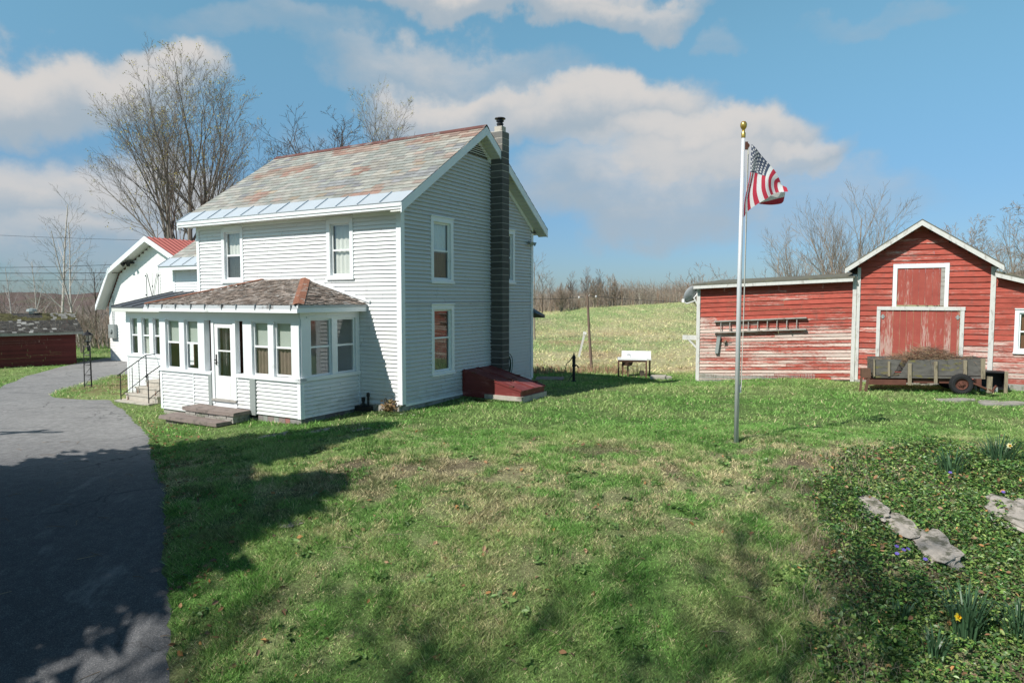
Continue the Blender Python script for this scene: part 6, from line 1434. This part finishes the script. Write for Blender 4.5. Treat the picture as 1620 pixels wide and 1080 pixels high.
# ivy and dry plant at the corner stone
mb=MB(); rg=random.Random(6)
for i in range(220):
    p=W(-.25+rg.gauss(0,.12),-.2+rg.gauss(0,.06),rg.uniform(.02,.32)*(1-abs(rg.gauss(0,.3)))); d=Vector((rg.gauss(0,1),rg.gauss(0,1),rg.gauss(0,.6))).normalized()*.045; e=Vector((rg.gauss(0,1),rg.gauss(0,1),rg.gauss(0,1))).normalized()*.03; mb.face([p-d,p-e,p+d,p+e],0,rg.choice([(.28,.18,.09),(.20,.16,.07),(.33,.24,.14)]))
tag(mb.build('dry_plant',M['litter'],None,usecol=True),'small dried brown plant by the house corner stone','plant')
g=np.random.default_rng(97); a=g.uniform(-.4,2.2,1500); b=np.where(a<0,-.35,2.55)+g.normal(0,.12,1500); k=g.random(1500)<.5
a=np.r_[g.normal(-.1,.5,700),g.uniform(.1,2.1,800)]; b=np.r_[g.normal(-.35,.14,700),g.normal(2.5,.09,800)]
x=CX+a*EA[0]+b*EB[0]; y=CY+a*EA[1]+b*EB[1]; leaves('low_plants','round leaved weeds along the foot of the house wall',x,y,.028,98,[(.10,.16,.05),(.14,.19,.07),(.07,.12,.035)],lift=.05,up=.5,m='leaf',cat='weeds')
# ------------------------------------------------------------------ sun and sky
SE=44.5; sd_=(-.786,-.619)
sun=bpy.data.lights.new('sun','SUN'); sun.energy=5.0; sun.angle=R(.53); sun.color=(1.,.955,.89)
so=bpy.data.objects.new('sun',sun); COL.objects.link(so)
dv=Vector((sd_[0]*math.cos(R(SE)),sd_[1]*math.cos(R(SE)),math.sin(R(SE)))); so.rotation_euler=dv.to_track_quat('Z','Y').to_euler(); so.location=(-20,-15,25)
w=bpy.data.worlds.new('World'); scn.world=w; w.use_nodes=True; nt=w.node_tree
for n in list(nt.nodes): nt.nodes.remove(n)
t=NT(nt); out=t.n('ShaderNodeOutputWorld'); bg=t.n('ShaderNodeBackground'); nt.links.new(bg.outputs[0],out.inputs[0])
sky=t.n('ShaderNodeTexSky',sky_type='NISHITA'); sky.sun_disc=False; sky.sun_elevation=R(SE); sky.sun_rotation=math.atan2(sd_[0],sd_[1]); sky.air_density=1.0; sky.dust_density=.6; sky.ozone_density=1.6; sky.altitude=200
geo=t.n('ShaderNodeNewGeometry'); D=t.vmath('MULTIPLY',geo.outputs['Incoming'],(-1,-1,-1))
D=t.n('ShaderNodeTexCoord').outputs['Generated']
sp=t.n('ShaderNodeSeparateXYZ'); nt.links.new(D,sp.inputs[0])
az=t.math('ARCTAN2',sp.outputs[0],sp.outputs[1]); el=t.math('ARCSINE',sp.outputs[2])
nz1=t.noise(D,5.5,7,.56); nz2=t.noise(t.vmath('ADD',D,(7.3,2.1,5.5)),5.5,7,.56); nzf=t.noise(t.vmath('MULTIPLY',D,(1,1,2.5)),8.,8,.58)
azw=t.math('ADD',az,t.math('MULTIPLY',t.math('SUBTRACT',nz1,.5),.26)); elw=t.math('ADD',el,t.math('MULTIPLY',t.math('SUBTRACT',nz2,.5),.20))
def pa(px,py):
    p_=math.atan(66/FPX); rx,rz=(px-810)/FPX,-(py-540)/FPX
    d=Vector((rx,math.cos(p_)+rz*math.sin(p_),-math.sin(p_)+rz*math.cos(p_))).normalized()
    return math.atan2(d.x,d.y),math.asin(d.z)
CL=[(70,150,260,95,1.),(250,130,130,80,1.),(-150,120,260,120,1.),(60,330,240,70,.75),(120,400,260,60,.6),(800,5,330,52,1.),(1010,10,170,40,.85),(690,100,150,32,.62),(380,40,190,26,.38),
    (740,170,190,62,.95),(930,190,230,85,1.),(1130,235,240,80,1.),(1290,262,130,45,.8),(1000,310,300,60,.62),(1150,68,70,34,.45),(1360,30,170,34,.38),(560,250,140,50,.35),(1500,420,260,50,.42),(1800,250,200,80,.6),(1010,300,400,95,.72),(700,110,260,60,.66),(430,60,280,46,.42),(150,340,360,110,.8),(1300,330,260,70,.5),(600,330,200,60,.4),(-600,250,300,120,.7)]
tot=None;shd=None
for (px,py,rx,ry,st_) in CL:
    a0,e0=pa(px,py); a1,_=pa(px+rx,py); _,e1=pa(px,py-ry); ra=abs(a1-a0); re=abs(e1-e0)
    qa=t.math('POWER',t.math('MULTIPLY',t.math('SUBTRACT',azw,a0),1/ra),2); ye=t.math('MULTIPLY',t.math('SUBTRACT',elw,e0),1/re)
    qe=t.math('POWER',ye,2); q_=t.math('ADD',qa,qe); dn=t.math('MULTIPLY',t.ss(q_,.12,1.25,1,0),st_)
    sh=t.math('MULTIPLY',dn,t.ss(ye,-.75,.75))
    tot=dn if tot is None else t.math('MAXIMUM',tot,dn); shd=sh if shd is None else t.math('MAXIMUM',shd,sh)
# scattered clouds over the rest of the dome, seen only in reflections and bounce
oth=t.math('MULTIPLY',t.ss(t.noise(t.vmath('MULTIPLY',D,(1,1,2.2)),2.6,6,.55),.52,.66),t.ss(t.math('ABSOLUTE',az),.75,1.1))
tot=t.math('MAXIMUM',tot,t.math('MULTIPLY',oth,.2)); shd=t.math('MAXIMUM',shd,t.math('MULTIPLY',oth,.15))
den=t.math('ADD',tot,t.math('MULTIPLY',t.math('SUBTRACT',nzf,.5),.55))
cov=t.math('MULTIPLY',t.ss(den,.10,.95),t.ss(tot,.02,.30))
shn=t.math('ADD',shd,t.math('MULTIPLY',t.math('SUBTRACT',nzf,.5),.5))
ccol=t.mix(t.ss(shn,.10,.95),(.36,.425,.485),(.64,.605,.575))
SK=.064
up=t.ss(el,.02,.44); dome=t.ss(el,.55,1.0)
gain=t.mix(up,(.78,1.05,1.42),(1.72,2.42,2.10)); gain=t.mix(dome,gain,(.34,.33,.40))
skyc=t.mix(1.,t.mix(1.,sky.outputs[0],(SK,SK,SK),'MULTIPLY'),gain,'MULTIPLY')
fin=t.mix(t.math('MULTIPLY',cov,.93),skyc,ccol)
nt.links.new(fin,bg.inputs[0]); bg.inputs[1].default_value=1.
# ------------------------------------------------------------------ camera
cam=bpy.data.cameras.new('camera'); co=bpy.data.objects.new('camera',cam); COL.objects.link(co); co.location=(0,0,CAMZ); co.rotation_euler=(R(90)-math.atan(66/FPX),0,0)
cam.sensor_width=36; cam.lens=36*FPX/1620; cam.clip_start=.05; cam.clip_end=9000; scn.camera=co
scn.view_settings.view_transform='Standard'; scn.view_settings.look='None'; scn.view_settings.exposure=.15; scn.view_settings.gamma=1
scn.cycles.max_bounces=8; scn.cycles.transparent_max_bounces=16; scn.cycles.use_denoising=True; scn.cycles.denoising_prefilter='ACCURATE'
